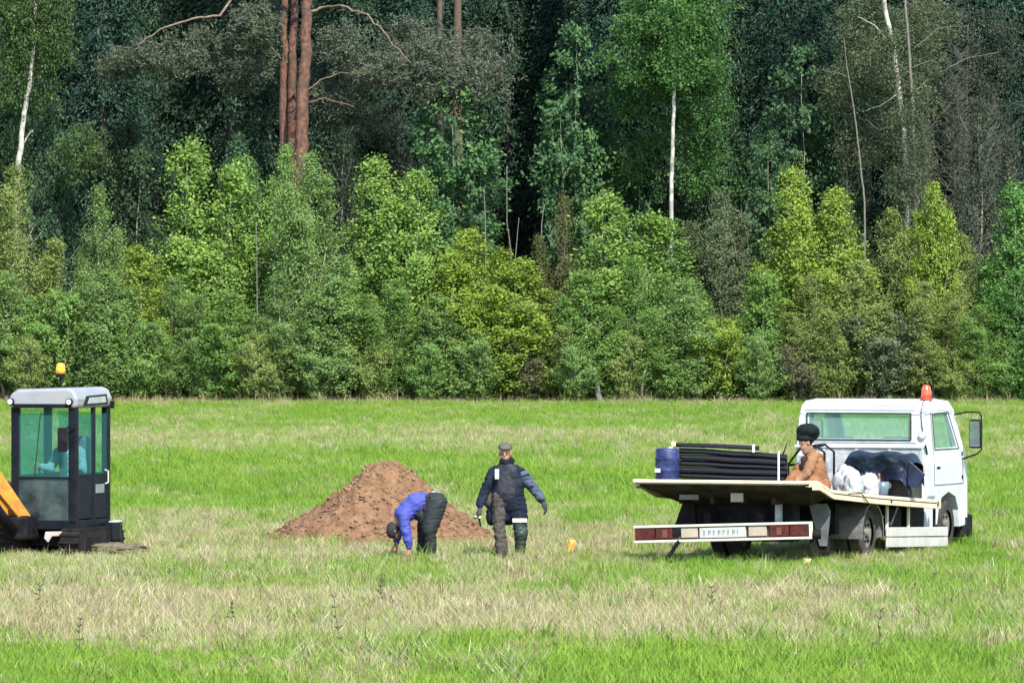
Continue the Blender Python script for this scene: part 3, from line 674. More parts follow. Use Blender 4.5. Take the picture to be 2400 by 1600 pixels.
# ------------------------------------------------------------------ soil heap
SOIL = mat('soil', (.150, .086, .048), .95, var=.5, scale=7, bump=.7, spec=.1, dirt=(.225, .145, .085), dirt_amt=.6, dscale=16)
def soil_heap():
    cx, cy = XG(905, 103.6), 103.6
    nr, na = 70, 200; V = []; Q = []
    prof = lambda f: np.interp(f, [0, .12, .20, .58, .86, 1.0], [1.0, .98, .89, .44, .13, 0.0])
    for i in range(nr + 1):
        f = i / nr
        for k in range(na):
            an = 2 * math.pi * k / na; lump = 1 + .09 * math.sin(an * 2 + 1) + .05 * math.sin(an * 5)
            rx = (1.78 if math.cos(an) < 0 else 1.62) ; ry = 1.35
            x = math.cos(an) * rx * f * (lump if f > .2 else 1); y = math.sin(an) * ry * f * lump
            n = (fbm(x * 2.2 + 20, y * 2.2 + 9, 61, 4) - .5) * .26 + (fbm(x * 11 + 4, y * 11, 67, 3) - .5) * .11
            n += max(0, float(vnoise(x * 9 + 50, y * 9, 77)) - .62) * .16
            z = 1.16 * float(prof(f)) + n * min(1, (1 - f) * 5 + .12)
            V.append((x - .05 * f * 0, y, max(z, -.05) if f < 1 else -.06))
    for i in range(nr):
        for k in range(na): Q.append((i * na + k, i * na + (k + 1) % na, (i + 1) * na + (k + 1) % na, (i + 1) * na + k))
    me = np_mesh('soil_heap', np.array(V), np.array(Q)); o = meshobj('soil_heap', me, SOIL); o.location = (cx, cy, 0)
    tag(o, 'heap of freshly dug reddish brown soil behind the two workers', 'soil heap')
    # crumbs and clods lying on it
    vs = []; fs = []
    bm = bmesh.new(); bmesh.ops.create_icosphere(bm, subdivisions=1, radius=1); bv = [v.co.copy() for v in bm.verts]; bf = [tuple(v.index for v in f.verts) for f in bm.faces]; bm.free()
    Va = np.array(V).reshape(nr + 1, na, 3)
    rr = random.Random(9)
    for _ in range(2600):
        i = int(nr * math.sqrt(rr.random()) * .999); k = rr.randrange(na)
        if Va[i, k, 1] > .5: continue
        s = rr.choice([.009, .012, .016, .02, .03]) * rr.uniform(.7, 1.3); b = len(vs); c = Va[i, k]; rot = Matrix.Rotation(rr.uniform(0, 6), 3, Vector((rr.random(), rr.random(), 1)).normalized())
        sc = (rr.uniform(.7, 1.5), rr.uniform(.7, 1.3), rr.uniform(.5, .9))
        for v in bv:
            q = rot @ Vector((v.x * sc[0], v.y * sc[1], v.z * sc[2])) * s * rr.uniform(.8, 1.15); vs.append((c[0] + q.x, c[1] + q.y, c[2] + q.z + s * .3))
        fs += [tuple(a + b for a in f) for f in bf]
    for _ in range(700):       # crumbs rolled out into the grass
        an = rr.uniform(math.pi, 2 * math.pi); f = rr.uniform(.95, 1.18) ** 1.0; s = rr.choice([.012, .018, .026, .035]); b = len(vs)
        c = (math.cos(an) * 1.72 * f, math.sin(an) * 1.36 * f, .02 + rr.uniform(0, .05))
        for v in bv: vs.append((c[0] + v.x * s * 1.3, c[1] + v.y * s, c[2] + v.z * s * .8))
        fs += [tuple(a + b for a in f_) for f_ in bf]
    me = bpy.data.meshes.new('clods'); me.from_pydata(vs, [], fs); c_ = meshobj('clods', me, mat('clod', (.19, .12, .075), .95, var=.3, scale=3, spec=.1), o); c_['kind'] = 'stuff'
soil_heap()

# ------------------------------------------------------------------ tow truck with slide bed
WHITE = mat('white_paint', (.47, .51, .54), .42, var=.12, scale=3.0, dirt=(.36, .37, .36), dirt_amt=.75, dscale=3.4)
CREAM = mat('cream_rail', (.62, .52, .38), .55, var=.14, scale=5, dirt=(.45, .30, .18), dirt_amt=.7, dscale=6)
BLACKM = mat('black_chassis', (.006, .006, .009), .7, var=.4, scale=7, spec=.12, dirt=(.030, .026, .026), dirt_amt=.6, dscale=5)
RUBBER = mat('rubber', (.012, .012, .013), .9, var=.3, scale=12, spec=.1, dirt=(.045, .037, .03), dirt_amt=.6, dscale=7)
GREYM = mat('grey_metal', (.33, .35, .36), .5, .3, var=.3, scale=6, dirt=(.60, .62, .62), dirt_amt=.6, dscale=9)
UNDER = mat('bed_underside', (.045, .034, .028), .85, var=.5, scale=5, spec=.08, dirt=(.010, .010, .012), dirt_amt=.8, dscale=3)
SEAMM = mat('seal_black', (.02, .02, .022), .6, var=.1)
REDL = mat('red_lens', (.085, .015, .013), .4, var=.5, scale=14, spec=.25, dirt=(.040, .018, .016), dirt_amt=.9, dscale=10)
TEALG = glass_mat('cab_glass', (.50, .80, .74), .10)
TYRE = mat('tyre', (.018, .017, .017), .9, var=.3, scale=14, dirt=(.075, .062, .05), dirt_amt=.8, dscale=6)
STEEL = mat('wheel_steel', (.20, .18, .155), .6, .2, var=.4, scale=8)
YAW = math.radians(-22.0)
TX, TY = 2.85, 96.0
def TL(x, y, z=0.0):
    c, s = math.cos(YAW), math.sin(YAW)
    return Vector((TX + x * c - y * s, TY + x * s + y * c, z))
def bedz(y): return float(np.interp(y, [0, .35, .92, 2.9, 5.6], [1.13, 1.12, .985, .86, .72]))
truck = empty('tow_truck', (TX, TY, 0), YAW, label='white flatbed tow truck with low slide bed, seen from its rear right corner', cat='tow truck')

# cab: a real shell with window openings
def cab():
    y0, y1 = 5.80, 7.66
    prof = [(y0, .62), (y0, 1.86), (5.86, 2.06), (6.02, 2.14), (6.5, 2.165), (7.02, 2.13), (7.20, 2.02), (7.56, 1.40), (y1, 1.10), (y1, .32), (7.30, .30), (7.26, .55), (7.12, .74), (6.8, .82), (6.48, .74), (6.34, .55), (6.28, .36), (6.18, .36), (6.12, .62)]
    def shell(off, hw):
        # bmesh prism with tumblehome
        cy = sum(p[0] for p in prof) / len(prof); cz = sum(p[1] for p in prof) / len(prof)
        poly = prof
        if off: poly = [(y0 + off, .85), (y0 + off, 1.85), (5.93, 2.0), (6.05, 2.07), (6.5, 2.09), (7.0, 2.06), (7.14, 1.98), (7.50, 1.36), (y1 - off, 1.08), (y1 - off, .9)]
        mb = MB(); mb.prism(poly, -hw, hw)
        return mb
    def taper(o):
        bm = bmesh.new(); bm.from_mesh(o.data)
        bmesh.ops.bisect_plane(bm, geom=bm.verts[:] + bm.edges[:] + bm.faces[:], plane_co=(0, 0, 1.25), plane_no=(0, 0, 1))
        for v in bm.verts: v.co.x *= 1 - max(0, v.co.z - 1.25) * .085
        bmesh.ops.recalc_face_normals(bm, faces=bm.faces); bm.to_mesh(o.data); bm.free(); return o
    body = taper(shell(0, 1.0).build('cab', WHITE, truck))
    cut = []
    cut.append(taper(shell(.07, .93).build('cut_inner', WHITE)))
    cut.append(MB().box(-.80, .74, 5.5, 6.0, 1.60, 1.955).build('cut_rear', WHITE))
    cut.append(MB().box(-.80, .80, 7.05, 7.9, 1.45, 1.97).build('cut_front', WHITE))
    cut.append(MB().prism([(6.22, 1.46), (6.22, 1.93), (6.90, 1.95), (7.24, 1.46)], -1.3, 1.3).build('cut_side', WHITE))
    for c in cut:
        b = body.modifiers.new('b', 'BOOLEAN'); b.object = c; b.operation = 'DIFFERENCE'; b.solver = 'EXACT'
    body.parent = None
    baked(body); body.parent = truck
    for c in cut: bpy.data.objects.remove(c)
    bv_ = body.modifiers.new('bevel', 'BEVEL'); bv_.width = .05; bv_.segments = 3; bv_.limit_method = 'ANGLE'; bv_.angle_limit = math.radians(50); bv_.use_clamp_overlap = True
    # glass
    g = MB().box(-.83, .77, 5.825, 5.831, 1.575, 1.98).build('rear_window', TEALG, truck)
    fr = MB()
    for z in (1.585, 1.965): fr.tube([(-.82, 5.793, z), (.76, 5.793, z)], .013, 6)
    for x in (-.82, .76): fr.tube([(x, 5.793, 1.585), (x, 5.793, 1.965)], .013, 6)
    fr.build('window_seal', SEAMM, g)
    ws = MB().add([(-.83, 7.515, 1.43), (.83, 7.515, 1.43), (.79, 7.195, 1.99), (-.79, 7.195, 1.99), (-.83, 7.521, 1.436), (.83, 7.521, 1.436), (.79, 7.201, 1.996), (-.79, 7.201, 1.996)],
                  [(0, 1, 2, 3), (7, 6, 5, 4), (0, 4, 5, 1), (1, 5, 6, 2), (2, 6, 7, 3), (3, 7, 4, 0)]).build('windscreen', TEALG, truck)
    for s in (1, -1):
        k = lambda z: s * (1.0 * (1 - max(0, z - 1.25) * .085) - .02)
        pl = [(6.21, 1.45), (6.21, 1.94), (6.91, 1.96), (7.26, 1.45)]
        mb = MB(); vs = [(k(z), y, z) for y, z in pl] + [(k(z) - s * .006, y, z) for y, z in pl]
        mb.add(vs, [(0, 1, 2, 3), (7, 6, 5, 4), (0, 4, 5, 1), (1, 5, 6, 2), (2, 6, 7, 3), (3, 7, 4, 0)])
        sw = mb.build('side_window', TEALG, truck)
        k2 = lambda z: s * (1.0 * (1 - max(0, z - 1.25) * .085) + .004)
        loop = [(k2(z), y, z) for y, z in [(6.20, 1.44), (6.20, 1.95), (6.93, 1.97), (7.29, 1.44), (6.20, 1.44)]]
        MB().tube(loop, .009, 5).build('window_seal', SEAMM, sw)
        # door seams, handle, lower panel line
        d = MB()
        d.tube([(s * 1.003, 7.42, 1.30), (s * 1.003, 7.46, .93), (s * 1.003, 6.16, .93)], .0055, 5)
        d.tube([(k2(1.98), 6.14, 1.98), (k2(1.5), 6.14, 1.5), (s * 1.003, 6.14, 1.2), (s * 1.003, 6.16, .93)], .004, 5)
        dr = d.build('door_seam', SEAMM, truck)
        MB().box(s * 1.0 - .012, s * 1.0 + .012, 6.26, 6.40, 1.165, 1.195).build('door_handle', BLACKM, truck, bevel=.004)
        # mirror on a bowed arm
        m = MB().tube([(s * .96, 7.16, 1.93), (s * 1.12, 7.28, 1.97), (s * 1.27, 7.38, 1.965), (s * 1.30, 7.40, 1.90), (s * 1.30, 7.40, 1.42), (s * 1.24, 7.38, 1.36), (s * 1.0, 7.42, 1.28)], .013, 6).build('mirror_arm', BLACKM, truck)
        MB().box(s * 1.22 - .095, s * 1.22 + .095, 7.33, 7.40, 1.44, 1.86).build('mirror', BLACKM, m, bevel=.04, seg=4)
        MB().box(s * 1.22 - .075, s * 1.22 + .075, 7.322, 7.33, 1.465, 1.835).build('mirror_glass', mat('mirror_glass', (.30, .34, .34), .12, .8, var=.2), m)
    # roof seam and beacon cable, filler cap
    MB().tube([(-.93, 5.90, 2.0), (-.9, 5.786, 2.0), (.9, 5.786, 2.0), (.965, 5.86, 1.985), (.968, 6.5, 2.01), (.96, 7.1, 1.98)], .006, 5).build('roof_seam', mat('seam_grey', (.30, .32, .33), .6), truck)
    MB().tube([(.86, 6.15, 2.165), (.90, 5.93, 2.12), (.915, 5.80, 2.0), (.93, 5.785, 1.8), (.955, 5.783, 1.70)], .006, 5).build('beacon_cable', SEAMM, truck)
    cap = MB().cyl((.94, 5.80, 1.655), (.94, 5.765, 1.655), .055).build('marker_lamp', GREYM, truck)
    MB().cyl((.94, 5.763, 1.655), (.94, 5.757, 1.655), .036).build('lamp_lens', mat('pale_lens', (.6, .62, .6), .3), cap)
    MB().tube([(.99, 5.775, 1.52), (1.005, 5.78, 1.44), (1.01, 5.80, 1.38)], .012, 6).build('grab_handle', BLACKM, truck)
    rb = MB()
    for z in (1.545, 2.075): rb.tube([(-.84, 5.797, z), (.84, 5.797, z)], .007, 6)
    for x in (-.9, .86): rb.tube([(x, 5.797, .80), (x, 5.797, 1.45)], .006, 6)
    rb.build('pressed_rib', mat('rib_grey', (.30, .32, .33), .6, var=.3), truck)  # thin ribs, greyer than the white panel
    for z in (1.02, 1.36): MB().cyl((1.006, 7.40, z - .03), (1.006, 7.40, z + .03), .011, 8).build('door_hinge', BLACKM, truck)
    MB().box(-.94, .96, 7.0, 7.5, .86, .875).build('cab_floor', BLACKM, truck)
    # beacon
    bc = MB().cyl((.86, 6.2, 2.15), (.86, 6.2, 2.19), .085).build('beacon', mat('beacon_base', (.30, .05, .04), .6), truck)
    MB().tube([(.86, 6.2, 2.19), (.86, 6.2, 2.25), (.86, 6.2, 2.34), (.86, 6.2, 2.375)], [.082, .072, .060, .025], 20).build('beacon_lens', mat('red_beacon', (.85, .10, .04), .2, var=.25, scale=18), bc, smooth=True)
    # bumper and grille side
    MB().box(-1.0, 1.0, 7.50, 7.93, .14, .47).build('front_bumper', BLACKM, truck, bevel=.04)
    # interior
    for x in (-.45, .45):
        MB().box(x - .24, x + .24, 6.02, 6.16, .9, 1.62).build('seat', mat('seat_cloth', (.05, .05, .055), .9), truck, bevel=.05)
    MB().box(-.85, .85, 7.15, 7.45, .9, 1.40).build('dashboard', BLACKM, truck, bevel=.04)
    MB().tube([(-.45 + .18 * math.cos(t_ * .5236), 6.98 + .06 * math.sin(t_ * .5236), 1.36 + .17 * math.sin(t_ * .5236)) for t_ in range(13)], .014, 6).build('steering_wheel', BLACKM, truck)
cab()

def truck_bed():
    H = 1.28
    ys = [0, .35, .92, 2.9, 5.62]
    # deck plate (follows the slope), thickness .06
    def ribbon(x0, x1, dz0, dz1, ys_=ys):
        mb = MB(); vs = []; fs = []
        for y in ys_: z = bedz(y); vs += [(x0, y, z + dz0), (x1, y, z + dz0), (x1, y, z + dz1), (x0, y, z + dz1)]
        n = len(ys_)
        for i in range(n - 1):
            a = i * 4
            for k in range(4): fs.append((a + k, a + (k + 1) % 4, a + 4 + (k + 1) % 4, a + 4 + k))
        fs += [(0, 1, 2, 3), tuple((n - 1) * 4 + k for k in (3, 2, 1, 0))]
        return mb.add(vs, fs)
    deck = empty('slide_bed'); deck.parent = truck
    ribbon(-H + .07, H - .07, -.05, -.003).build('deck_plate', mat('deck_plate', (.30, .30, .28), .6, .3, var=.3, scale=5), deck)
    for s in (1, -1):
        a, b = sorted((s * (H - .07), s * H))
        r1 = ribbon(a, b, -.075, .015, [.03, .35, .92, 2.9, 5.62]).build('side_rail', CREAM, deck, bevel=.008)
        a, b = sorted((s * (H), s * (H + .035)))
        ribbon(a, b, -.115, -.05, [.1, .35, .92, 2.9, 5.5]).build('rub_rail', CREAM, deck, bevel=.006)
        MB().tube([(s * (H + .003), .5, bedz(.5) - .035), (s * (H + .003), .92, bedz(.92) - .035), (s * (H + .003), 2.9, bedz(2.9) - .035), (s * (H + .003), 5.4, bedz(5.4) - .035)], .008, 5).build('rail_groove', SEAMM, deck)
    MB().cyl((H + .04, 3.3, bedz(3.3) - .06), (H + .05, 3.3, bedz(3.3) - .06), .02).build('rail_bolt', BLACKM, deck)
    MB().cyl((H + .037, 5.35, bedz(5.35) - .04), (H + .055, 5.35, bedz(5.35) - .04), .035).build('rail_bolt', STEEL, deck)
    MB().tube([(H + .02, 1.55, bedz(1.5) - .02), (H + .05, 2.0, bedz(2.0) + .01), (H + .06, 2.3, bedz(2.3) - .13)], .008, 5).build('tie_cord', BLACKM, deck)
    # rear lip and grimy drop board
    MB().box(-H, H, -.03, .03, 1.095, 1.142).build('rear_lip', CREAM, deck, bevel=.01)
    # underside: hull like tail, slopes forward and down
    mb = MB()
    vs = [(-H + .02, .0, 1.095), (H - .02, .0, 1.095), (H - .02, .16, 1.00), (.99, .8, .79), (-.86, .8, .79), (-H + .15, .16, 1.00),
          (-H + .02, .92, .93), (H - .02, .92, .93), (1.0, 1.0, .79), (-.86, 1.0, .79)]
    fs = [(0, 1, 2, 5), (5, 2, 3, 4), (4, 3, 8, 9), (0, 5, 4, 9, 6), (1, 7, 8, 3, 2), (6, 9, 8, 7), (0, 6, 7, 1)]
    mb.add(vs, fs).build('tail_underside', UNDER, deck)
    for x in (-.75, -.3, .15, .6): MB().box(x - .03, x + .03, .45, .8, .80, .90).build('tail_rib', UNDER, deck)
    MB().box(-.72, -.44, .30, .315, .86, .93).build('reflector_plate', mat('grimy_plate', (.14, .13, .12), .6), deck)
    MB().box(.06, .24, .22, .235, .84, .96).build('reflector_plate', mat('pale_plate', (.34, .30, .27), .5, dirt=(.5, .2, .15)), deck)
    # headboard in front of the cab's rear wall
    hb = MB().box(-.93, .97, 5.64, 5.69, .72, 1.47).build('headboard', GREYM, deck, bevel=.015)
    MB().box(-.95, .99, 5.61, 5.72, 1.47, 1.51).build('headboard_rail', WHITE, hb, bevel=.01)
    for x in (-.5, 0, .5): MB().box(x - .025, x + .025, 5.615, 5.64, .74, 1.46).build('headboard_post', GREYM, hb)
    # chassis
    for s in (1, -1): MB().box(s * .38 - .05, s * .38 + .05, .5, 7.2, .50, .68).build('chassis_rail', BLACKM, truck)
    MB().box(-.86, .75, .85, 1.1, .28, .80).build('rear_crossbeam', BLACKM, truck, bevel=.02)
    MB().prism([(-.98, .48), (-.66, .48), (-.70, .80), (-.86, .80)], .80, .86, 'y').build('mudflap', RUBBER, truck)
    MB().box(.56, .64, .62, .70, .34, .80).build('frame_strut', GREYM, truck)
    MB().cyl((-.6, 1.4, .62), (.5, 1.4, .62), .12).build('hydraulic_tank', BLACKM, truck)
    MB().box(-.95, .95, 2.0, 2.15, .35, .78).build('cross_member', BLACKM, truck)
    MB().box(-1.0, .30, 4.3, 4.5, .25, .72).build('cross_member', BLACKM, truck)
    # right mud guard panels behind the light bar
    MB().prism([(.86, .80), (1.12, .80), (1.17, .70), (1.12, .22), (1.02, .22)], 1.15, 1.18, 'y').build('mud_guard', mat('guard_grey', (.13, .145, .15), .7, var=.4, scale=5, dirt=(.03, .028, .028)), truck)
    MB().box(.86, 1.15, 1.185, 1.20, .10, .36).build('mudflap', RUBBER, truck)
    # tail light bar
    bar = empty('light_bar'); bar.parent = truck; bar.location = (.03, -.02, .43); bar.rotation_euler = (0, -math.radians(2.0), 0)
    cw = mat('bar_cream', (.58, .55, .48), .5, var=.1, dirt=(.45, .35, .28), dirt_amt=.6, dscale=6)
    MB().box(-1.29, 1.29, -.03, .05, .085, .118).build('top_rail', cw, bar, bevel=.006)
    MB().box(-1.29, 1.29, -.03, .05, -.118, -.085).build('bottom_rail', cw, bar, bevel=.006)
    MB().box(1.262, 1.29, -.029, .05, -.085, .085).build('end_plate', cw, bar)
    MB().box(-1.285, 1.26, .02, .045, -.085, .085).build('back_plate', mat('bar_back', (.05, .04, .036), .7, var=.4), bar)
    for x0, x1 in ((-1.27, -.99), (-.97, -.73), (.69, .96), (.98, 1.245)):
        l = MB().box(x0, x1, -.02, .019, -.075, .075).build('tail_lamp', REDL, bar, bevel=.012)
        if x0 in (-.97, .69): MB().box(x0 + .10, x0 + .17, -.024, -.0205, -.05, .05).build('lamp_lens', mat('amber_lens', (.13, .05, .035), .4), l)
    for x in (-.70, ): MB().cyl((x + .03, .02, 0), (x + .03, -.02, 0), .05).build('fog_lamp', BLACKM, bar)
    for x0, x1 in ((-.60, -.36), (.38, .64)): MB().box(x0, x1, -.01, .019, -.06, .075).build('plate', mat('beige_plate', (.36, .30, .24), .6, var=.2), bar, bevel=.005)
    pl = MB().box(-.33, .34, -.016, .019, -.07, .07).build('number_plate', mat('plate_white', (.40, .42, .42), .4, var=.08, dirt=(.35, .33, .30), dirt_amt=.8, dscale=9), bar, bevel=.005)
    rr = random.Random(4); x = -.27
    ch = MB()                     # the plate's characters are worn past reading
    for _ in range(8):
        h_ = .035; w_ = rr.choice([.02, .035])
        ch.box(x, x + .010, -.0185, -.0165, -h_, h_); ch.box(x + .013, x + w_, -.0185, -.0165, h_ - .02, h_ - .008)
        if rr.random() < .6: ch.box(x + .013, x + w_, -.0185, -.0165, -.005, .008)
        x += .07
    ch.build('worn_characters', mat('plate_ink', (.16, .16, .18), .6), pl)
    for x in (-.8, .75): MB().box(x - .04, x + .04, .05, .9, -.04, .04).build('bar_arm', BLACKM, bar)
    MB().tube([(-.60, -.02, .31), (-.66, -.04, .22), (-.74, -.06, .08)], [.035, .03, .032], 8).build('support_leg', BLACKM, truck)
    MB().cyl((1.33, .02, .42), (1.43, .05, .42), .065).build('side_lamp', BLACKM, truck)
    # wheels
    def wheel(x, y, r=.345, wd=.19, s=1):
        t_ = MB(); q = []
        prof = [(-.5, .62), (-.5, .93), (-.36, 1.0), (.36, 1.0), (.5, .93), (.5, .62)]
        n = 36; vs = []; fs = []
        for i in range(n):
            an = 6.28318 * i / n
            for (a, rr_) in prof: vs.append((x + a * wd, y + math.cos(an) * rr_ * r, r + math.sin(an) * rr_ * r))
        k = len(prof)
        for i in range(n):
            for j in range(k - 1): fs.append((i * k + j, i * k + j + 1, ((i + 1) % n) * k + j + 1, ((i + 1) % n) * k + j))
        wr = t_.add(vs, fs).build('wheel', TYRE, truck)
        rim = MB(); o_ = x + s * wd * .30
        rim.tube([(x - s * wd * .4, y, r), (o_, y, r)], r * .63, 28)
        rim.build('rim', STEEL, wr)
        MB().cyl((o_, y, r), (o_ + s * .05, y, r), r * .2, 14).build('hub', STEEL, wr)
        nuts = MB()
        for i in range(6):
            an = i * 1.047; c = Vector((o_, y + math.cos(an) * r * .38, r + math.sin(an) * r * .38)); nuts.cyl(c, c + Vector((s * .02, 0, 0)), .02, 6)
        nuts.build('wheel_nuts', BLACKM, wr)
    for s in (1, -1):
        wheel(s * 1.03, 2.9, s=s); wheel(s * .81, 2.9, s=s); wheel(s * .88, 6.8, s=s)
        # arched wheel guard
        arc = [(s * 1.0, 2.9 + .47 * math.cos(t_), .34 + .44 * math.sin(t_)) for t_ in np.linspace(-.15, 3.29, 16)]
        mb = MB(); vs = []; fs = []
        for (x, y, z) in arc: vs += [(s * .72, y, z), (s * 1.19, y, z), (s * 1.19, 2.9 + (y - 2.9) * .93, .34 + (z - .34) * .93)]
        for i in range(len(arc) - 1): fs += [(i * 3, i * 3 + 1, i * 3 + 4, i * 3 + 3), (i * 3 + 1, i * 3 + 2, i * 3 + 5, i * 3 + 4)]
        mb.add(vs, fs).build('wheel_guard', mat('guard_dark', (.10, .10, .10), .6, var=.3, dirt=(.25, .22, .18)), truck)
    # side guard of two pale boards with its struts
    sg = empty('side_guard'); sg.parent = truck; sg.rotation_euler = (-math.radians(1.6), 0, 0); sg.location = (0, 3.6, .055 - .02)
    sg.location = (0, 3.6, 0)
    bd = mat('guard_board', (.44, .44, .42), .6, var=.15, scale=4, dirt=(.36, .33, .28), dirt_amt=.6)
    MB().box(1.15, 1.18, -.05, 2.62, .275, .405).build('board', bd, sg, bevel=.006)
    MB().box(1.15, 1.18, -.05, 2.62, .125, .258).build('board', bd, sg, bevel=.006)
    for y in (.02, .95): MB().box(1.12, 1.149, y, y + .05, .1, .72).build('strut', cw, sg)
    MB().box(1.12, 1.149, 2.1, 2.15, .1, .72).build('strut', BLACKM, sg)
    MB().box(.5, 1.0, 4.0, 4.7, .28, .66).build('fuel_tank', BLACKM, truck, bevel=.03)
    MB().box(-.3, 1.0, 5.0, 5.7, .30, .70).build('tool_box', BLACKM, truck, bevel=.02)
    MB().tube([(.9, 3.75, .68), (1.0, 4.2, .42), (1.0, 4.5, .66)], .02, 6).build('air_hose', GREYM, truck)
    MB().box(.90, 1.0, 5.72, 6.2, .30, .80).build('cab_skirt', WHITE, truck, bevel=.02)
truck_bed()

# ------------------------------------------------------------------ load on the bed
PIPE = mat('black_pipe', (.0035, .0035, .006), .24, var=.3, scale=3, spec=.45)
pb = empty('pipe_bundle', TL(-.955, .96, 0), YAW + math.radians(17), label='bundle of black plastic pipes strapped together on the truck bed', cat='pipe bundle')
for i in range(6):
    for k in range(3):
        z = 1.045 + i * .084; y = -.15 + k * .085 + (i % 2) * .04; l = 1.46 + random.uniform(-.03, .03)
        MB().tube([(.0 + random.uniform(-.02, .02), y, z + .05), (l * .25, y, z + .040), (l * .5, y, z + .028 - .004 * i), (l * .75, y, z + .024 - .006 * i), (l, y, z + .030 - .014 * i)], .040, 14).build('pipe', PIPE, pb, smooth=False)
STRAP = mat('white_strap', (.75, .78, .78), .6, var=.1)
mb = MB(); zz = 1.03
loop = [(1.37, -.225, 1.04), (1.37, -.225, 1.46), (1.37, -.05, 1.50), (1.37, .18, 1.47), (1.37, .20, 1.04), (1.37, 0, 1.0), (1.37, -.225, 1.04)]
mb.tube(loop, .014, 6).build('strap', STRAP, pb)
lp = empty('loose_pipe', TL(-.90, .86, 0), YAW + math.radians(17), label='single thin black pipe with a yellow end cap lying on top of the pipe bundle', cat='pipe')
MB().tube([(-.08, -.06, 1.60), (.5, -.06, 1.585), (1.08, -.05, 1.555)], .030, 12).build('pipe', PIPE, lp)
MB().cyl((-.13, -.06, 1.605), (-.075, -.06, 1.60), .042, 14).build('end_cap', mat('yellow_cap', (.72, .75, .22), .5), lp)
MB().tube([(1.0, -.10, 1.50), (1.0, -.10, 1.585), (1.0, .0, 1.595), (1.0, .0, 1.52)], .018, 6).build('strap', STRAP, lp)
# blue drum
dr = empty('plastic_drum', TL(-.99, .55, bedz(.55) - .003), YAW, label='blue plastic drum standing at the left rear corner of the bed', cat='drum')
MB().tube([(0, 0, 0), (0, 0, .02), (0, 0, .17), (0, 0, .18), (0, 0, .20), (0, 0, .33), (0, 0, .34), (0, 0, .36), (0, 0, .46), (0, 0, .485), (0, 0, .49)], [.15, .165, .165, .175, .165, .165, .175, .165, .165, .15, .10], 28).build('drum_body', mat('blue_plastic', (.014, .022, .085), .5, var=.35, scale=7, spec=.25, dirt=(.07, .09, .19), dirt_amt=.5, dscale=7), dr, smooth=True)
MB().cyl((.06, -.04, .49), (.06, -.04, .51), .035).build('drum_cap', mat('pale_cap', (.5, .55, .62), .5), dr)
MB().box(-.12, -.04, -.1675, -.158, .16, .21).build('drum_label', mat('drum_label', (.7, .72, .75), .5), dr)
# grey machine with tubular frame
gm = empty('generator', TL(.45, 2.45, bedz(2.45) - .01), YAW, label='grey engine block in a black tubular frame behind the seated person', cat='generator')
MB().box(-.17, .19, -.17, .17, .06, .50).build('engine_block', mat('grey_cover', (.20, .215, .21), .6, var=.3, scale=8, dirt=(.5, .5, .48)), gm, bevel=.05, seg=3)
MB().box(-.22, .22, -.2, .2, .0, .06).build('base_plate', BLACKM, gm)
fr = MB()
for y in (-.2, .2): fr.tube([(-.25, y, .0), (-.29, y, .42), (-.12, y, .64), (.12, y, .70), (.25, y, .60), (.25, y, .0)], .018, 8)
for p in ((-.29, .42), (.12, .70)): fr.tube([(p[0], -.2, p[1]), (p[0], .2, p[1])], .018, 8)
fr.build('tube_frame', BLACKM, gm, smooth=True)
MB().box(-.16, .14, -.19, .05, .54, .60).build('air_filter', mat('white_plastic', (.8, .82, .82), .4), gm, bevel=.02)
MB().tube([(.02, -.21, .05), (.04, -.23, .3), (.10, -.22, .52)], .03, 8).build('white_hose', mat('white_hose', (.78, .80, .80), .5), gm, smooth=True)
MB().tube([(-.45, -.05, .42), (-.42, -.05, .55), (-.36, -.04, .72)], [.02, .014, .006], 6).build('lever', BLACKM, gm)

def lump(name, c, r, m, parent=None, seed=0, amp=.18, freq=3.0, sub=4, crease=True):
    bm = bmesh.new(); bmesh.ops.create_icosphere(bm, subdivisions=sub, radius=1.0)
    rr = np.array([v.co[:] for v in bm.verts])
    n = (fbm(rr[:, 0] * freq + seed * 7.3 + 40, rr[:, 1] * freq + rr[:, 2] * freq * 1.7 + 40, seed, 3) - .5) * 2
    n2 = -np.abs(fbm(rr[:, 0] * freq * 2 + rr[:, 2] * 3 + 60, rr[:, 1] * freq * 2 + seed + 60, seed + 9, 2) - .5) * 1.2 if crease else 0
    s = 1 + amp * n + amp * (n2 if crease else 0)
    for v, k in zip(bm.verts, s):
        v.co = Vector((v.co.x * r[0], v.co.y * r[1], v.co.z * r[2])) * float(k)
        if v.co.z < -r[2] * .62: v.co.z = -r[2] * .62
    me = bpy.data.meshes.new(name); bm.to_mesh(me); bm.free(); me.materials.append(m)
    for p in me.polygons: p.use_smooth = True
    o = bpy.data.objects.new(name, me); COL.objects.link(o); o.location = c
    if parent: o.parent = parent
    return o
SACK = mat('white_sack', (.38, .38, .41), .5, var=.2, scale=6, bump=.5, dirt=(.26, .22, .30), dirt_amt=.8, dscale=7)
SACK2 = mat('printed_bag', (.34, .36, .36), .45, var=.1, scale=5, bump=.4, dirt=(.16, .28, .16), dirt_amt=.8, dscale=8)
s1 = lump('white_sack', TL(.86, 2.75, bedz(2.75) + .17), (.21, .20, .27), SACK, None, 2, .22); tag(s1, 'white crumpled sack just right of the seated person', 'sack')
s2 = lump('plastic_bag', TL(1.02, 2.55, bedz(2.55) + .10), (.15, .15, .20), SACK2, None, 5, .30); tag(s2, 'smaller plastic bag with green and purple print before the white sack', 'bag')
s3 = lump('white_sack', TL(1.08, 3.05, bedz(3.05) + .12), (.15, .17, .21), SACK, None, 8, .25); tag(s3, 'white lumpy bag at the right, beside the grey bucket', 'sack')
bk = empty('bucket', TL(1.10, 3.55, bedz(3.55)), YAW, label='small grey bucket between the white bags and the covered crates', cat='bucket')
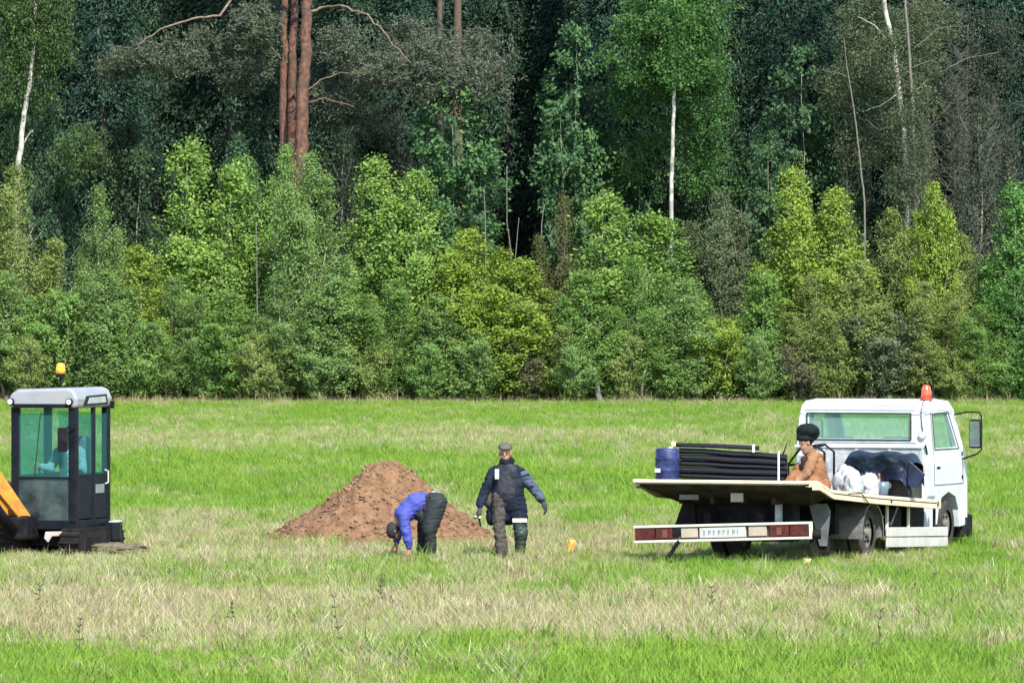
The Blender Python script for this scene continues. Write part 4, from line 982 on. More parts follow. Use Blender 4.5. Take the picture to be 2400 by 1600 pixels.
MB().tube([(0, 0, 0), (0, 0, .12), (0, 0, .22)], [.075, .09, .10], 20).build('bucket_body', mat('grey_bucket', (.10, .15, .19), .4), bk, smooth=True)
MB().tube([(-.10, 0, .21), (-.07, 0, .27), (0, 0, .30), (.07, 0, .27), (.10, 0, .21)], .006, 5).build('bucket_handle', BLACKM, bk)
# crates under a tarp
CR = mat('black_crate', (.009, .009, .010), .5, var=.4, scale=6, dirt=(.08, .06, .04))
y_ = 4.45; zb = bedz(y_)
c1 = empty('crate', TL(.62, 4.25, bedz(4.25)), YAW, label='black crate with a pale scuff mark under the left of the dark tarp', cat='crate')
MB().box(-.26, .26, -.2, .2, 0, .36).build('crate_body', CR, c1, bevel=.02)
MB().box(-.10, .08, -.206, -.2005, .17, .20).build('scuff_mark', mat('scuff', (.50, .47, .50), .6), c1)
MB().tube([(.265, -.21, .36), (.275, -.21, .2), (.26, -.21, .02)], .013, 6).build('strap', mat('tan_strap', (.30, .16, .08), .7), c1)
c2 = empty('crate', TL(1.0, 4.6, bedz(4.6)), YAW, label='black crate with a round white cap under the right of the dark tarp', cat='crate')
MB().box(-.20, .26, -.24, .24, 0, .34).build('crate_body', CR, c2, bevel=.02)
MB().cyl((-.09, -.242, .20), (-.09, -.262, .20), .05).build('round_cap', mat('cream_cap', (.75, .68, .55), .5), c2)
TARP = mat('dark_tarp', (.005, .011, .018), .42, var=.6, scale=4, spec=.2, bump=.2, dirt=(.026, .032, .085), dirt_amt=.8, dscale=2.2)
def tarp():
    # cloth over the crates: a sheet with a sagging, folded hem
    nx, nz = 44, 26; V = []; Q = []
    r = empty('tarpaulin', TL(.80, 4.45, bedz(4.45)), YAW, label='dark blue black plastic tarpaulin draped over the crates by the cab', cat='tarpaulin')
    for j in range(nz + 1):
        v = j / nz
        for i in range(nx + 1):
            u = i / nx; x = -.50 + 1.0 * u
            # path: hem front -> up -> over the top -> back down
            if v < .45: f = v / .45; y = -.34 + .03 * math.sin(u * 14) * (1 - f); z = .34 - .10 * u + f * (.28 + .10 * u) + .04 * math.sin(u * 9 + 1) * (1 - f)
            elif v < .8: f = (v - .45) / .35; y = -.33 + f * .66; z = .62 + .05 * math.sin(f * 3.1)
            else: f = (v - .8) / .2; y = .33 + .03 * f; z = .62 - f * .3
            n = float(fbm(u * 5 + 3, v * 5 + 8, 91, 3) - .5) + .45 * abs((u * 2.3 + v * 1.1) % 1.0 - .5) - .15
            edge = max(0, .12 - min(u, 1 - u)) / .12
            V.append((x * (1.06 - .06 * edge), y - n * .12, z + n * .07 - edge * .16 + (.0 if u < .9 else 0)))
    for j in range(nz):
        for i in range(nx): a = j * (nx + 1) + i; Q.append((a, a + 1, a + nx + 2, a + nx + 1))
    me = np_mesh('cloth', np.array(V), np.array(Q)); o = meshobj('cloth', me, TARP, r)
    for f_ in me.polygons: f_.use_smooth = False
    sd = o.modifiers.new('s', 'SOLIDIFY'); sd.thickness = .008
    # loose flap standing off at the right
    MB().add([(.50, -.33, .56), (.73, -.30, .36), (.62, -.34, .16), (.49, -.36, .20), (.50, -.30, .56), (.73, -.27, .36), (.62, -.31, .16), (.49, -.33, .20)],
             [(0, 1, 2, 3), (7, 6, 5, 4), (0, 4, 5, 1), (1, 5, 6, 2), (2, 6, 7, 3), (3, 7, 4, 0)]).build('flap', TARP, r, bevel=.01)
tarp()

# ------------------------------------------------------------------ mini excavator
ORANGE = mat('orange_paint', (.62, .22, .02), .5, var=.3, scale=6, dirt=(.10, .05, .03), dirt_amt=.9, dscale=5)
CABG = mat('cab_dark', (.005, .007, .012), .55, var=.4, scale=5, spec=.12, dirt=(.014, .016, .022), dirt_amt=.6)
ROOF = mat('roof_grey', (.23, .245, .28), .45, var=.12, scale=4, dirt=(.28, .26, .25), dirt_amt=.6)
EGL = glass_mat('excavator_glass', (.15, .46, .45), .08)
DGL = mat('dirty_glass', (.020, .036, .042), .25, var=.7, scale=4, dirt=(.06, .085, .08), dirt_amt=.7, dscale=5)
ER = math.radians(-18)
ex = empty('mini_excavator', ((142 - 1200) * 100 / F, 100, 0), ER, label='orange mini excavator with dark glazed cab and grey roof, half out of the left side', cat='excavator')
def excavator():
    # pillars and frame of the cab; x right, y towards the rear, z up
    X, Y0, Y1, ZB, ZT = .50, -.65, .68, .42, 2.10
    for (x, y, w_) in ((-X, Y0, .12), (X, Y0, .13), (-X, Y1, .11), (X, Y1, .11), (X, .10, .05)):
        sx = 1 if x > 0 else -1
        a, b = sorted((x, x - sx * w_)); c, d_ = sorted((y, y - (1 if y > 0 else -1) * .10))
        MB().box(a, b, c, d_, ZB, ZT + .05).build('cab_pillar', CABG, ex, bevel=.02)
    for z0, z1 in ((ZB - .06, ZB + .07), ):
        MB().box(-X, X, Y0, Y0 + .08, z0, z1).build('cab_sill', CABG, ex, bevel=.01)
        MB().box(X - .08, X - .002, Y0 + .082, Y1, z0, z1).build('cab_sill', CABG, ex, bevel=.01)
    MB().box(-X + .121, X - .131, Y0 + .006, Y0 + .05, 1.07, 1.10).build('window_bar', CABG, ex)
    MB().box(-X, X, Y0 + .1, Y1, ZB - .07, ZB - .02).build('cab_floor', CABG, ex)
    # glazing
    MB().box(-X + .11, X - .12, Y0 + .02, Y0 + .03, 1.09, 2.06).build('front_window', EGL, ex)
    MB().prism([(-X + .11, .72), (-X + .11, 1.08), (X - .12, 1.08), (X - .12, .48), (-X + .32, .48)], Y0 + .02, Y0 + .03, 'y').build('lower_window', DGL, ex)
    MB().prism([(-X + .11, .48), (-X + .11, .72), (-X + .32, .48)], Y0 + .012, Y0 + .05, 'y').build('corner_panel', CABG, ex)
    d = MB().box(X - .03, X - .02, Y0 + .10, .06, 1.12, 1.98).build('side_window', EGL, ex)
    MB().box(X - .03, X - .02, .11, Y1 - .10, 1.12, 1.98).build('side_window', EGL, ex)
    MB().box(X - .035, X - .015, Y0 + .10, Y1 - .11, .50, 1.12).build('door_panel', CABG, ex, bevel=.01)
    MB().box(X - .035, X - .008, Y0 + .10, Y1 - .11, 1.10, 1.13).build('door_rail', CABG, ex)
    MB().box(X - .014, X + .005, .1, .42, .85, .98).build('door_vent', mat('door_grey', (.14, .17, .17), .6), ex, bevel=.01)
    MB().tube([(X, .45, .98), (X + .03, .5, 1.0), (X + .03, .5, 1.16), (X, .45, 1.18)], .012, 6).build('door_handle', mat('handle_pale', (.5, .45, .45), .5), ex)
    MB().box(-.28, .28, Y1 - .04, Y1 - .03, 1.15, 2.0).build('rear_window', EGL, ex)
    MB().box(-X + .111, X - .111, Y1 - .08, Y1 - .045, ZB, 1.14).build('rear_panel', CABG, ex)
    MB().box(-X + .012, -X + .02, Y0 + .10, Y1 - .12, 1.12, 1.98).build('side_window', EGL, ex)
    MB().box(-X + .01, -X + .035, Y0 + .10, Y1 - .12, .45, 1.12).build('side_panel', CABG, ex)
    # roof
    prof = [(-.505, 2.07), (-.525, 2.17), (-.49, 2.27), (-.38, 2.335), (.38, 2.36), (.475, 2.33), (.53, 2.20), (.515, 2.07)]
    rf = MB().prism(prof, Y0 - .05, Y1 + .0, 'y').build('roof', ROOF, ex, bevel=.05, seg=4)
    MB().box(-.44, .44, Y0 - .062, Y0 - .03, 2.075, 2.13).build('visor_strip', CABG, ex, bevel=.01)
    qw = MB().prism([(Y0 + .18, 2.10), (Y0 + .30, 2.24), (Y1 - .25, 2.26), (Y1 - .2, 2.12)], .524, .538, 'x').build('roof_vent', CABG, ex, bevel=.01)
    MB().prism([(Y0 + .32, 2.13), (Y0 + .40, 2.215), (Y1 - .33, 2.23), (Y1 - .29, 2.14)], .539, .546, 'x').build('vent_window', mat('pale_vent', (.28, .32, .30), .4), qw)
    for x in (-.47, .42):
        l = MB().cyl((x, Y0 - .055, 2.16), (x, Y0 - .10, 2.16), .05).build('work_lamp', CABG, ex)
        MB().cyl((x, Y0 - .101, 2.16), (x, Y0 - .107, 2.16), .038).build('lamp_lens', mat('lamp_lens', (.50, .51, .50), .2), l)
    MB().box(-.02, .03, Y0 + .1, Y1 - .2, 2.352, 2.362).build('roof_rib', CABG, rf)
    b = MB().tube([(-.0, .0, 2.34), (0, 0, 2.50), (0, 0, 2.51), (0, 0, 2.55)], [.02, .02, .065, .065], 16).build('beacon', CABG, ex)
    MB().tube([(0, 0, 2.55), (0, 0, 2.60), (0, 0, 2.68), (0, 0, 2.705)], [.068, .068, .055, .025], 20).build('beacon_lens', mat('orange_beacon', (.95, .33, .02), .2, var=.12, scale=16), b, smooth=True)
    m = MB().tube([(.50, Y0 - .02, 1.80), (.42, Y0 - .10, 1.82), (.36, Y0 - .14, 1.75)], .01, 6).build('mirror_arm', CABG, ex)
    MB().box(.27, .42, Y0 - .16, Y0 - .13, 1.46, 1.80).build('mirror', BLACKM, m, bevel=.04, seg=4)
    MB().box(.54, .575, Y1 - .14, Y1 - .04, 2.05, 2.16).build('rear_lamp', BLACKM, ex, bevel=.01)
    # inside: seat, console, levers
    MB().box(-.10, .34, .18, .34, .75, 1.66).build('seat_back', mat('seat_grey', (.16, .17, .22), .85), ex, bevel=.06, seg=3)
    MB().box(-.08, .30, -.10, .30, .68, .80).build('seat', BLACKM, ex, bevel=.05)
    for x in (-.22, .40): MB().box(x - .06, x + .06, -.25, .2, .8, 1.0).build('console', BLACKM, ex, bevel=.02)
    for x in (-.20, .38): MB().tube([(x, -.2, 1.0), (x - .02, -.26, 1.18), (x - .02, -.30, 1.26)], [.018, .014, .026], 8).build('control_lever', BLACKM, ex)
    MB().tube([(-.06, Y0 + .03, 1.98), (-.15, Y0 + .03, 1.10)], .01, 6).build('wiper', CABG, ex)
    # house, counterweight, slew ring
    MB().box(-.95, .50, -.55, .75, .36, .42).build('house_floor', CABG, ex, bevel=.01)
    MB().box(-.98, -.53, -.50, .70, .42, 1.02).build('engine_hood', ORANGE, ex, bevel=.08, seg=3)
    cwp = [(-.9, .72), (-.7, 1.02), (-.2, 1.16), (.3, 1.10), (.58, .92), (.66, .62), (.66, .35), (.52, .35), (.5, .70), (-.9, .70)]
    c = MB().prism(cwp, .18, .43, 'z').build('counterweight', CABG, ex, bevel=.03, seg=3)
    MB().prism([(.44, .98), (.585, .925), (.665, .63), (.66, .52), (.53, .52), (.5, .8)], .432, .447, 'z').build('edge_trim', mat('pale_trim', (.42, .46, .41), .5), c)
    MB().cyl((0, 0, .28), (0, 0, .36), .38, 32).build('slew_ring', BLACKM, ex)
    MB().box(-.32, .32, -.45, .45, .12, .28).build('undercarriage', BLACKM, ex, bevel=.02)
    for s in (-1, 1):
        pr = []; L = .72; R_ = .17
        for t_ in np.linspace(-math.pi / 2, math.pi / 2, 9): pr.append((L + R_ * math.cos(t_), .19 + R_ * math.sin(t_)))
        for t_ in np.linspace(math.pi / 2, 1.5 * math.pi, 9): pr.append((-L + R_ * math.cos(t_), .19 + R_ * math.sin(t_)))
        a, b_ = sorted((s * .34, s * .62))
        tr = MB().prism(pr, a, b_, 'x').build('track', RUBBER, ex)
        lug = MB()
        for k in range(14):
            y = -L + 2 * L * k / 13
            lug.box(a - .01, b_ + .01, y - .02, y + .02, .358, .385); lug.box(a - .01, b_ + .01, y - .02, y + .02, .0, .022)
        for t_ in np.linspace(-1.2, 1.2, 5):
            for sgn in (-1, 1):
                p = Vector((0, sgn * (L + .18 * math.cos(t_)), .19 + .18 * math.sin(t_))); lug.box(a - .01, b_ + .01, p.y - .02, p.y + .02, p.z - .015, p.z + .015)
        lug.build('track_lugs', RUBBER, tr)
        for y in (-.5, -.17, .17, .5): MB().cyl((s * .63, y, .16), (s * .60, y, .16), .09, 14).build('track_roller', BLACKM, tr)
    # pale muddy bits at the front
    MB().prism([(.04, .24), (.06, .33), (.38, .34), (.38, .28), (.16, .27), (.10, .18)], Y0 - .08, Y0 - .06, 'y').build('front_plate', mat('pale_muddy', (.42, .39, .37), .7, var=.2, scale=9, dirt=(.2, .15, .12)), ex)
    # boom swing post, boom, arm, bucket
    MB().box(-.42, -.10, -1.02, -.45, .22, .56).build('swing_post', BLACKM, ex, bevel=.04)
    A, B, C_ = Vector((-.20, -.86, .50)), Vector((-1.02, -1.95, 2.10)), Vector((-1.9, -2.95, .95))
    def beam(p, q, w_, h0, h1, name, m_):
        d_ = (q - p).normalized(); side = d_.cross(Vector((0, 0, 1))).normalized(); up = side.cross(d_)
        vs = []
        for (c, h) in ((p, h0), ((p + q) / 2, max(h0, h1) * 1.15), (q, h1)):
            vs += [c + side * w_ + up * h * .5, c - side * w_ + up * h * .5, c - side * w_ - up * h * .5, c + side * w_ - up * h * .5]
        fs = []
        for i in range(2):
            for k in range(4): fs.append((i * 4 + k, i * 4 + (k + 1) % 4, i * 4 + 4 + (k + 1) % 4, i * 4 + 4 + k))
        fs += [(0, 1, 2, 3), (11, 10, 9, 8)]
        return MB().add(vs, fs).build(name, m_, ex, bevel=.015)
    beam(A, B, .07, .16, .22, 'boom', ORANGE); beam(B, C_, .075, .24, .16, 'dipper_arm', ORANGE)
    d_ = (B - A).normalized(); side = d_.cross(Vector((0, 0, 1))).normalized(); up = side.cross(d_)
    lo = A - up * .26
    MB().tube([lo, lo + d_ * 1.2], .085, 12).build('boom_cylinder', BLACKM, ex, smooth=True)
    MB().tube([lo + d_ * 1.2, lo + d_ * 1.7 + up * .2], .03, 8).build('cylinder_rod', STEEL, ex)
    for k, o_ in enumerate((.06, -.05)): MB().tube([A + side * o_ - up * .2, A + d_ * .5 + side * (o_ + .1) - up * .42, A + d_ * 1.1 + side * o_ - up * .2], .022, 7).build('hydraulic_hose', BLACKM, ex, smooth=True)
    bp = [(0, 0), (.36, -.05), (.42, -.35), (.25, -.58), (-.02, -.62), (.12, -.45), (.16, -.25)]
    MB().prism([(C_.y - .1 + p[0] * .8, C_.z + p[1]) for p in bp], C_.x - .22, C_.x + .22, 'x').build('bucket', BLACKM, ex, bevel=.01)
excavator()
# low dark brown ridge beside the machine
rg = lump('low_ridge', (XG(268, 99.6), 99.55, .07), (.46, .16, .10), mat('ridge_brown', (.10, .085, .055), .95, var=.5, scale=12), None, 14, .35, 5); tag(rg, 'low dark ridge right of the excavator tracks', 'turf ridge')

# ------------------------------------------------------------------ people
def ell(c, r, n=14):
    bm = bmesh.new(); bmesh.ops.create_uvsphere(bm, u_segments=n, v_segments=n, radius=1)
    vs = [Vector((v.co.x * r[0], v.co.y * r[1], v.co.z * r[2])) + Vector(c) for v in bm.verts]; fs = [tuple(v.index for v in f.verts) for f in bm.faces]; bm.free(); return vs, fs
def cap(p0, p1, r0, r1, n=14):
    p0 = Vector(p0); p1 = Vector(p1); d = p1 - p0; L = d.length; q = d.to_track_quat('Z', 'Y'); vs = []; fs = []
    rings = []
    for k in range(5): a_ = -math.pi / 2 + k * math.pi / 8; rings.append((r0 * math.sin(a_), r0 * math.cos(a_)))
    for k in range(0, 5): a_ = k * math.pi / 8; rings.append((L + r1 * math.sin(a_), r1 * math.cos(a_)))
    for z, r in rings:
        for i in range(n): an = 6.28318 * i / n; vs.append(p0 + q @ Vector((max(r, .001) * math.cos(an), max(r, .001) * math.sin(an), z)))
    for j in range(len(rings) - 1):
        for i in range(n): fs.append((j * n + i, j * n + (i + 1) % n, (j + 1) * n + (i + 1) % n, (j + 1) * n + i))
    fs.append(tuple(range(n))[::-1]); fs.append(tuple((len(rings) - 1) * n + i for i in range(n)))
    return vs, fs
def skin(name, shapes, m, parent, voxel=.014, smooth=4, wrinkle=0.0, wf=9.0, seed=1):
    """one continuous surface through all the shapes"""
    mb = MB()
    for vs, fs in shapes: mb.add(vs, fs)
    o = mb.build(name, m, None)
    r = o.modifiers.new('r', 'REMESH'); r.mode = 'VOXEL'; r.voxel_size = voxel
    if smooth: s = o.modifiers.new('s', 'SMOOTH'); s.iterations = smooth; s.factor = .5
    baked(o)
    me = o.data
    if not me.materials: me.materials.append(m)
    if wrinkle:
        n = len(me.vertices); co = np.empty(n * 3, np.float32); me.vertices.foreach_get('co', co); co = co.reshape(-1, 3)
        no = np.empty(n * 3, np.float32); me.vertices.foreach_get('normal', no); no = no.reshape(-1, 3)
        w_ = -np.abs(fbm(co[:, 0] * wf * .8 + co[:, 2] * wf * 1.1 + 50, co[:, 2] * wf * 2.3 - co[:, 0] * wf * 1.2 + co[:, 1] * wf + 70, seed, 3) - .5) * 1.6 + .1
        co = co + no * (w_ * wrinkle * 2)[:, None]; me.vertices.foreach_set('co', co.astype(np.float32).ravel()); me.update()
    for p in me.polygons: p.use_smooth = True
    if parent: o.parent = parent
    return o
SKINM = mat('skin', (.30, .155, .105), .6, var=.1, scale=10)
def hand(wrist, d, side, s=1.0, curl=.5):
    """palm, four bent fingers and a thumb: wrist point, hand direction, thumb side"""
    w_ = Vector(wrist); d = Vector(d).normalized(); t = Vector(side); t = (t - d * t.dot(d)).normalized(); n = d.cross(t)
    out = [cap(w_, w_ + d * .05 * s, .026 * s, .03 * s, 10), cap(w_ + d * .06 * s + t * .022 * s, w_ + d * .06 * s - t * .024 * s, .019 * s, .017 * s, 10)]
    for k, (o_, L) in enumerate(((.030, .062), (.010, .072), (-.011, .068), (-.031, .052))):
        b = w_ + d * .080 * s + t * o_ * s; m_ = b + (d * math.cos(curl * .7) + n * math.sin(curl * .7)) * L * .5 * s
        e_ = m_ + (d * math.cos(curl * 1.9) + n * math.sin(curl * 1.9)) * L * .5 * s
        out += [cap(b, m_, .010 * s, .0095 * s, 8), cap(m_, e_, .0095 * s, .008 * s, 8)]
    b = w_ + d * .03 * s + t * .026 * s; m_ = b + (t * .8 + d * .7).normalized() * .035 * s; e_ = m_ + (d + n * curl).normalized() * .03 * s
    return out + [cap(b, m_, .013 * s, .011 * s, 8), cap(m_, e_, .011 * s, .009 * s, 8)]
def head(c, f, up, s=1.0):
    """skull, jaw, nose, ears; c centre, f where the face looks"""
    c = Vector(c); f = Vector(f).normalized(); up = Vector(up); up = (up - f * up.dot(f)).normalized(); r = f.cross(up)
    M = Matrix((r, f, up)).transposed()
    def E(o_, ra):
        vs, fs = ell((0, 0, 0), ra, 12); return [c + M @ (v + Vector(o_)) * s for v in vs], fs
    return [E((0, -.012, .02), (.074, .092, .09)), E((0, .022, -.045), (.056, .062, .065)), E((0, .082, -.012), (.013, .026, .024)), E((0, .062, .022), (.05, .025, .012)), E((0, .078, -.055), (.026, .014, .012)),
            E((.076, -.005, -.01), (.012, .02, .032)), E((-.076, -.005, -.01), (.012, .02, .032)), E((0, .07, -.09), (.022, .018, .018))], M
def eyes(c, M, parent, s=1.0):
    c = Vector(c); mb = MB()
    for x in (-.028, .028): vs, fs = ell(c + M @ Vector((x, .078, .004)) * s, (.011, .011, .008), 8); mb.add(vs, fs)
    mb.build('eyes', mat('eye', (.03, .025, .02), .2), parent)

NAVY = mat('navy_cloth', (.007, .010, .021), .85, var=.5, scale=7, spec=.15, dirt=(.028, .040, .070), dirt_amt=.6, dscale=5)
CAMO = mat('camo_cloth', (.052, .044, .038), .9, var=.6, scale=14, dirt=(.022, .02, .02), dirt_amt=.9, dscale=11)
DKCLOTH = mat('black_cloth', (.012, .013, .018), .9, var=.4, scale=8, spec=.1)
BOOT = mat('boot', (.045, .036, .028), .8, var=.4, scale=9)
def standing():
    r = empty('person', (XG(1188, 96.7), 96.7, 0), 0, label='person in long dark navy coat and camouflage trousers standing right of the soil heap', cat='person')
    hc = (-.02, -.02, 1.49); hs, M = head(hc, (-.10, -1, -.12), (0, 0, 1), 1.02)
    body = hs + [cap((0, .01, 1.28), (-.01, 0, 1.42), .058, .052), cap((0, 0, .95), (0, 0, 1.2), .13, .14), cap((-.11, 0, .85), (-.10, -.02, .50), .08, .055), cap((-.10, -.02, .50), (-.06, -.06, .10), .055, .04),
                 cap((.11, 0, .85), (.17, .02, .48), .08, .055), cap((.17, .02, .48), (.17, .12, .10), .055, .04), cap((-.17, 0, 1.24), (-.27, -.02, .98), .05, .042), cap((-.27, -.02, .98), (-.34, -.08, .74), .04, .03),
                 cap((.17, 0, 1.24), (.35, -.02, 1.0), .05, .042), cap((.35, -.02, 1.0), (.46, -.05, .83), .04, .03), cap((-.14, .01, 1.22), (.14, .01, 1.22), .05, .05)]
    body += hand((-.345, -.085, .72), (-.25, -.15, -1), (.2, -1, 0), 1.05, .7) + hand((.465, -.052, .82), (.35, -.1, -.9), (-.2, -1, 0), 1.05, .5)
    skin('body', body, SKINM, r, .0085, 2)
    eyes(hc, M, r, 1.02)
    # coat: open front, knee length, sleeves
    coat = [cap((-.17, .01, 1.235), (-.28, -.01, .99), .078, .072), cap((-.28, -.01, .99), (-.345, -.07, .78), .07, .06), cap((.17, .01, 1.235), (.35, -.01, 1.0), .078, .072), cap((.35, -.01, 1.0), (.445, -.04, .86), .068, .058),
            cap((-.12, .01, 1.25), (.12, .01, 1.25), .085, .085), cap((-.06, .03, 1.20), (-.06, .04, .82), .15, .15), cap((.07, .03, 1.20), (.08, .03, .80), .15, .15),
            cap((.13, .03, .82), (.145, .04, .62), .125, .13), cap((-.17, .05, .82), (-.19, .05, .58), .09, .085), cap((0, .09, .8), (0, .10, .62), .13, .13)]
    skin('coat', coat, NAVY, r, .014, 4, .018, 8, 3)
    skin('sunlit_sleeve', [cap((.20, .01, 1.19), (.345, -.012, 1.005), .083, .079), cap((.345, -.012, 1.005), (.43, -.037, .885), .076, .066)], mat('sunlit_navy', (.045, .065, .105), .85, var=.5, scale=8), r, .013, 3, .018, 8, 13)  # sunlight on the outstretched coat sleeve, put in as a paler blue layer
    shirt = [cap((0, 0, 1.22), (0, 0, .95), .163, .160), cap((-.0, -.01, 1.28), (0, -.01, 1.2), .11, .14), cap((-.06, -.105, 1.26), (-.045, -.12, 1.12), .03, .04)]
    skin('shirt', shirt, mat('grey_shirt', (.030, .036, .050), .9, var=.6, scale=9, spec=.1, dirt=(.060, .042, .034), dscale=9), r, .012, 2, .008)
    tr = [cap((-.10, -.03, .88), (-.105, -.05, .50), .105, .085), cap((-.105, -.05, .50), (-.06, -.09, .12), .088, .082), cap((.10, .02, .85), (.17, .01, .48), .09, .085), cap((-.09, 0, .9), (.09, 0, .9), .11, .11)]
    skin('camouflage_trousers', tr, CAMO, r, .013, 3, .022, 9, 5)
    skin('dark_legging', [cap((.165, .00, .56), (.18, .00, .40), .098, .095), cap((.18, .00, .40), (.17, .08, .12), .095, .065)], mat('dark_waterproof', (.028, .040, .036), .5, var=.4, scale=6), r, .013, 3, .014, 8, 7)
    MB().box(.07, .26, -.112, -.094, .545, .60).build('knee_band', mat('white_band', (.55, .53, .48), .6), r, bevel=.008)
    for (x, y, z) in ((-.06, -.12, .0), (.17, .06, .0)):
        skin('boot', [cap((x, y + .03, .16), (x, y + .03, .07), .062, .06), cap((x, y + .04, .05), (x - .01, y - .12, .04), .05, .045)], BOOT, r, .012, 2)
    skin('scarf', [cap((-.05, -.03, 1.375), (.04, -.03, 1.375), .058, .058), cap((-.03, -.070, 1.385), (-.01, -.070, 1.34), .044, .046), cap((-.04, .05, 1.39), (.05, .05, 1.39), .055, .055)], DKCLOTH, r, .012, 3, .01)
    skin('cap', [([v + Vector((-.02, .0, 1.578)) for v in ell((0, 0, 0), (.098, .112, .062))[0]], ell((0, 0, 0), (.1, .1, .1))[1]), cap((-.08, -.10, 1.56), (.045, -.11, 1.56), .016, .016), cap((-.06, -.135, 1.556), (.02, -.14, 1.556), .012, .012)], mat('olive_cap', (.075, .074, .052), .85, var=.25), r, .010, 2)
    MB().box(-.155, -.10, -.165, -.155, 1.14, 1.28).build('lanyard_card', mat('card', (.34, .37, .39), .5), r, bevel=.004)
    MB().tube([(-.06, -.1, 1.38), (-.12, -.14, 1.33), (-.127, -.16, 1.27)], .006, 5).build('lanyard', DKCLOTH, r)
    # bag strap on the shoulder
    skin('shoulder_bag', [cap((-.20, .06, 1.0), (-.22, .05, .82), .08, .09)], CAMO, r, .014, 3, .01)
    g = skin('glove', hand((-.345, -.085, .725), (-.25, -.15, -1), (.2, -1, 0), 1.22, .7), mat('glove', (.045, .045, .04), .8, var=.3), r, .0085, 1)
    g2 = skin('glove', hand((.465, -.052, .825), (.35, -.1, -.9), (-.2, -1, 0), 1.22, .5), mat('glove_dark', (.03, .03, .035), .8), r, .0085, 1)
    return r
standing().scale = (1.07, 1.07, 1.0)
tl = empty('hand_tool', (XG(1188, 96.7) - .385, 96.58, .52), 0, label='small dark hand tool with a pale grip in the gloved hand of the standing person', cat='tool')
MB().tube([(-.02, 0, .16), (.01, 0, .05), (.03, 0, -.03)], [.016, .014, .010], 8).build('tool_body', BLACKM, tl)
MB().box(-.05, .03, -.03, -.01, .085, .115).build('grip', mat('pale_grip', (.55, .62, .50), .5), tl, bevel=.005)

BLUE = mat('blue_jacket', (.040, .050, .30), .75, var=.45, scale=5, dirt=(.020, .065, .20), dirt_amt=.5, dscale=4)
DGREEN = mat('dark_green_trousers', (.008, .014, .016), .8, var=.4, scale=5)
def bending():
    # stoops low: the whole figure is short and compact
    r = empty('person', (XG(975, 96.9), 96.9, 0), 0, label='person in a bright blue jacket bent double before the soil heap, digging at the ground', cat='person')
    hc = (-.315, -.04, .44); hs, M = head(hc, (-.35, -.10, -.95), (-.9, 0, .35), 1.0)
    body = hs + [cap((-.24, -.02, .60), (-.29, -.03, .50), .055, .055), cap((.22, 0, .86), (.02, 0, .83), .12, .12), cap((.02, 0, .83), (-.17, -.01, .67), .12, .12),
                 cap((-.18, -.15, .66), (-.15, -.19, .42), .048, .04), cap((-.15, -.19, .42), (-.10, -.17, .19), .038, .028), cap((-.2, .12, .65), (-.25, .12, .42), .048, .04), cap((-.25, .12, .42), (-.27, .02, .23), .038, .028),
                 cap((.28, -.10, .86), (.185, -.13, .46), .09, .058), cap((.185, -.13, .46), (.21, -.09, .10), .055, .04), cap((.25, .10, .86), (.09, .10, .50), .09, .058), cap((.09, .10, .50), (.07, .12, .10), .055, .04), cap((.25, -.09, .87), (.25, .09, .87), .11, .11)]
    body += hand((-.10, -.17, .17), (.1, -.1, -1), (-1, 0, 0), 1.0, .9) + hand((-.272, .02, .22), (-.25, -.1, -.9), (-1, -.3, 0), 1.0, 1.2)
    skin('body', body, SKINM, r, .0085, 2); eyes(hc, M, r)
    jk = [cap((.16, 0, .845), (.02, 0, .845), .155, .165), cap((.02, 0, .845), (-.16, -.01, .70), .165, .145), cap((-.16, -.10, .68), (-.16, .08, .68), .115, .115),
          cap((-.17, -.15, .68), (-.135, -.20, .43), .085, .078), cap((-.135, -.20, .43), (-.10, -.175, .24), .076, .060), cap((-.2, .12, .66), (-.25, .12, .42), .08, .07), cap((-.25, .12, .42), (-.265, .05, .29), .068, .052),
          cap((.02, -.02, .76), (.02, .02, .66), .10, .07)]
    skin('jacket', jk, BLUE, r, .013, 4, .020, 7, 2)
    skin('jacket_hem', [cap((.16, -.10, .93), (.145, -.13, .76), .04, .05), cap((.16, .10, .93), (.145, .13, .76), .04, .05), cap((.16, -.10, .94), (.16, .10, .94), .045, .045)], mat('maroon_hem', (.04, .015, .04), .8), r, .012, 3, .01)
    tr = [cap((.28, -.09, .85), (.185, -.13, .46), .160, .115), cap((.185, -.13, .46), (.21, -.09, .14), .10, .08), cap((.25, .09, .85), (.10, .10, .50), .13, .095), cap((.10, .10, .50), (.08, .12, .16), .09, .075),
          cap((.24, -.08, .875), (.24, .08, .875), .135, .135), cap((.08, -.04, .70), (.12, -.03, .52), .10, .08)]
    skin('trousers', tr, DGREEN, r, .013, 4, .016, 7, 4)
    skin('belt_pouch', [cap((.23, -.08, 1.0), (.33, -.06, .965), .028, .035)], mat('pale_pouch', (.20, .23, .20), .8, var=.3), r, .011, 2, .006)
    skin('hair', [([v + Vector((-.325, -.035, .455)) for v in ell((0, 0, 0), (.092, .098, .125))[0]], ell((0, 0, 0), (.1, .1, .1))[1])], mat('black_cap', (.012, .012, .015), .85), r, .012, 1)
    r.scale = (1.0, 1.0, .95)
    for (x, y) in ((.20, -.10), (.06, .11)):
        skin('boot', [cap((x, y, .18), (x, y, .07), .062, .058), cap((x, y, .05), (x - .15, y, .04), .05, .045)], BOOT, r, .012, 2)
bending()
t2 = empty('digging_stick', (XG(975, 96.9) - .29, 96.9, 0), 0, label='short dark tool handle held by the bending person, its tip in the grass', cat='tool')
MB().tube([(.03, 0, .33), (-.02, -.02, .20), (-.07, -.04, .06)], [.012, .013, .016], 8).build('tool_shaft', mat('dark_wood', (.06, .03, .02), .7), t2)
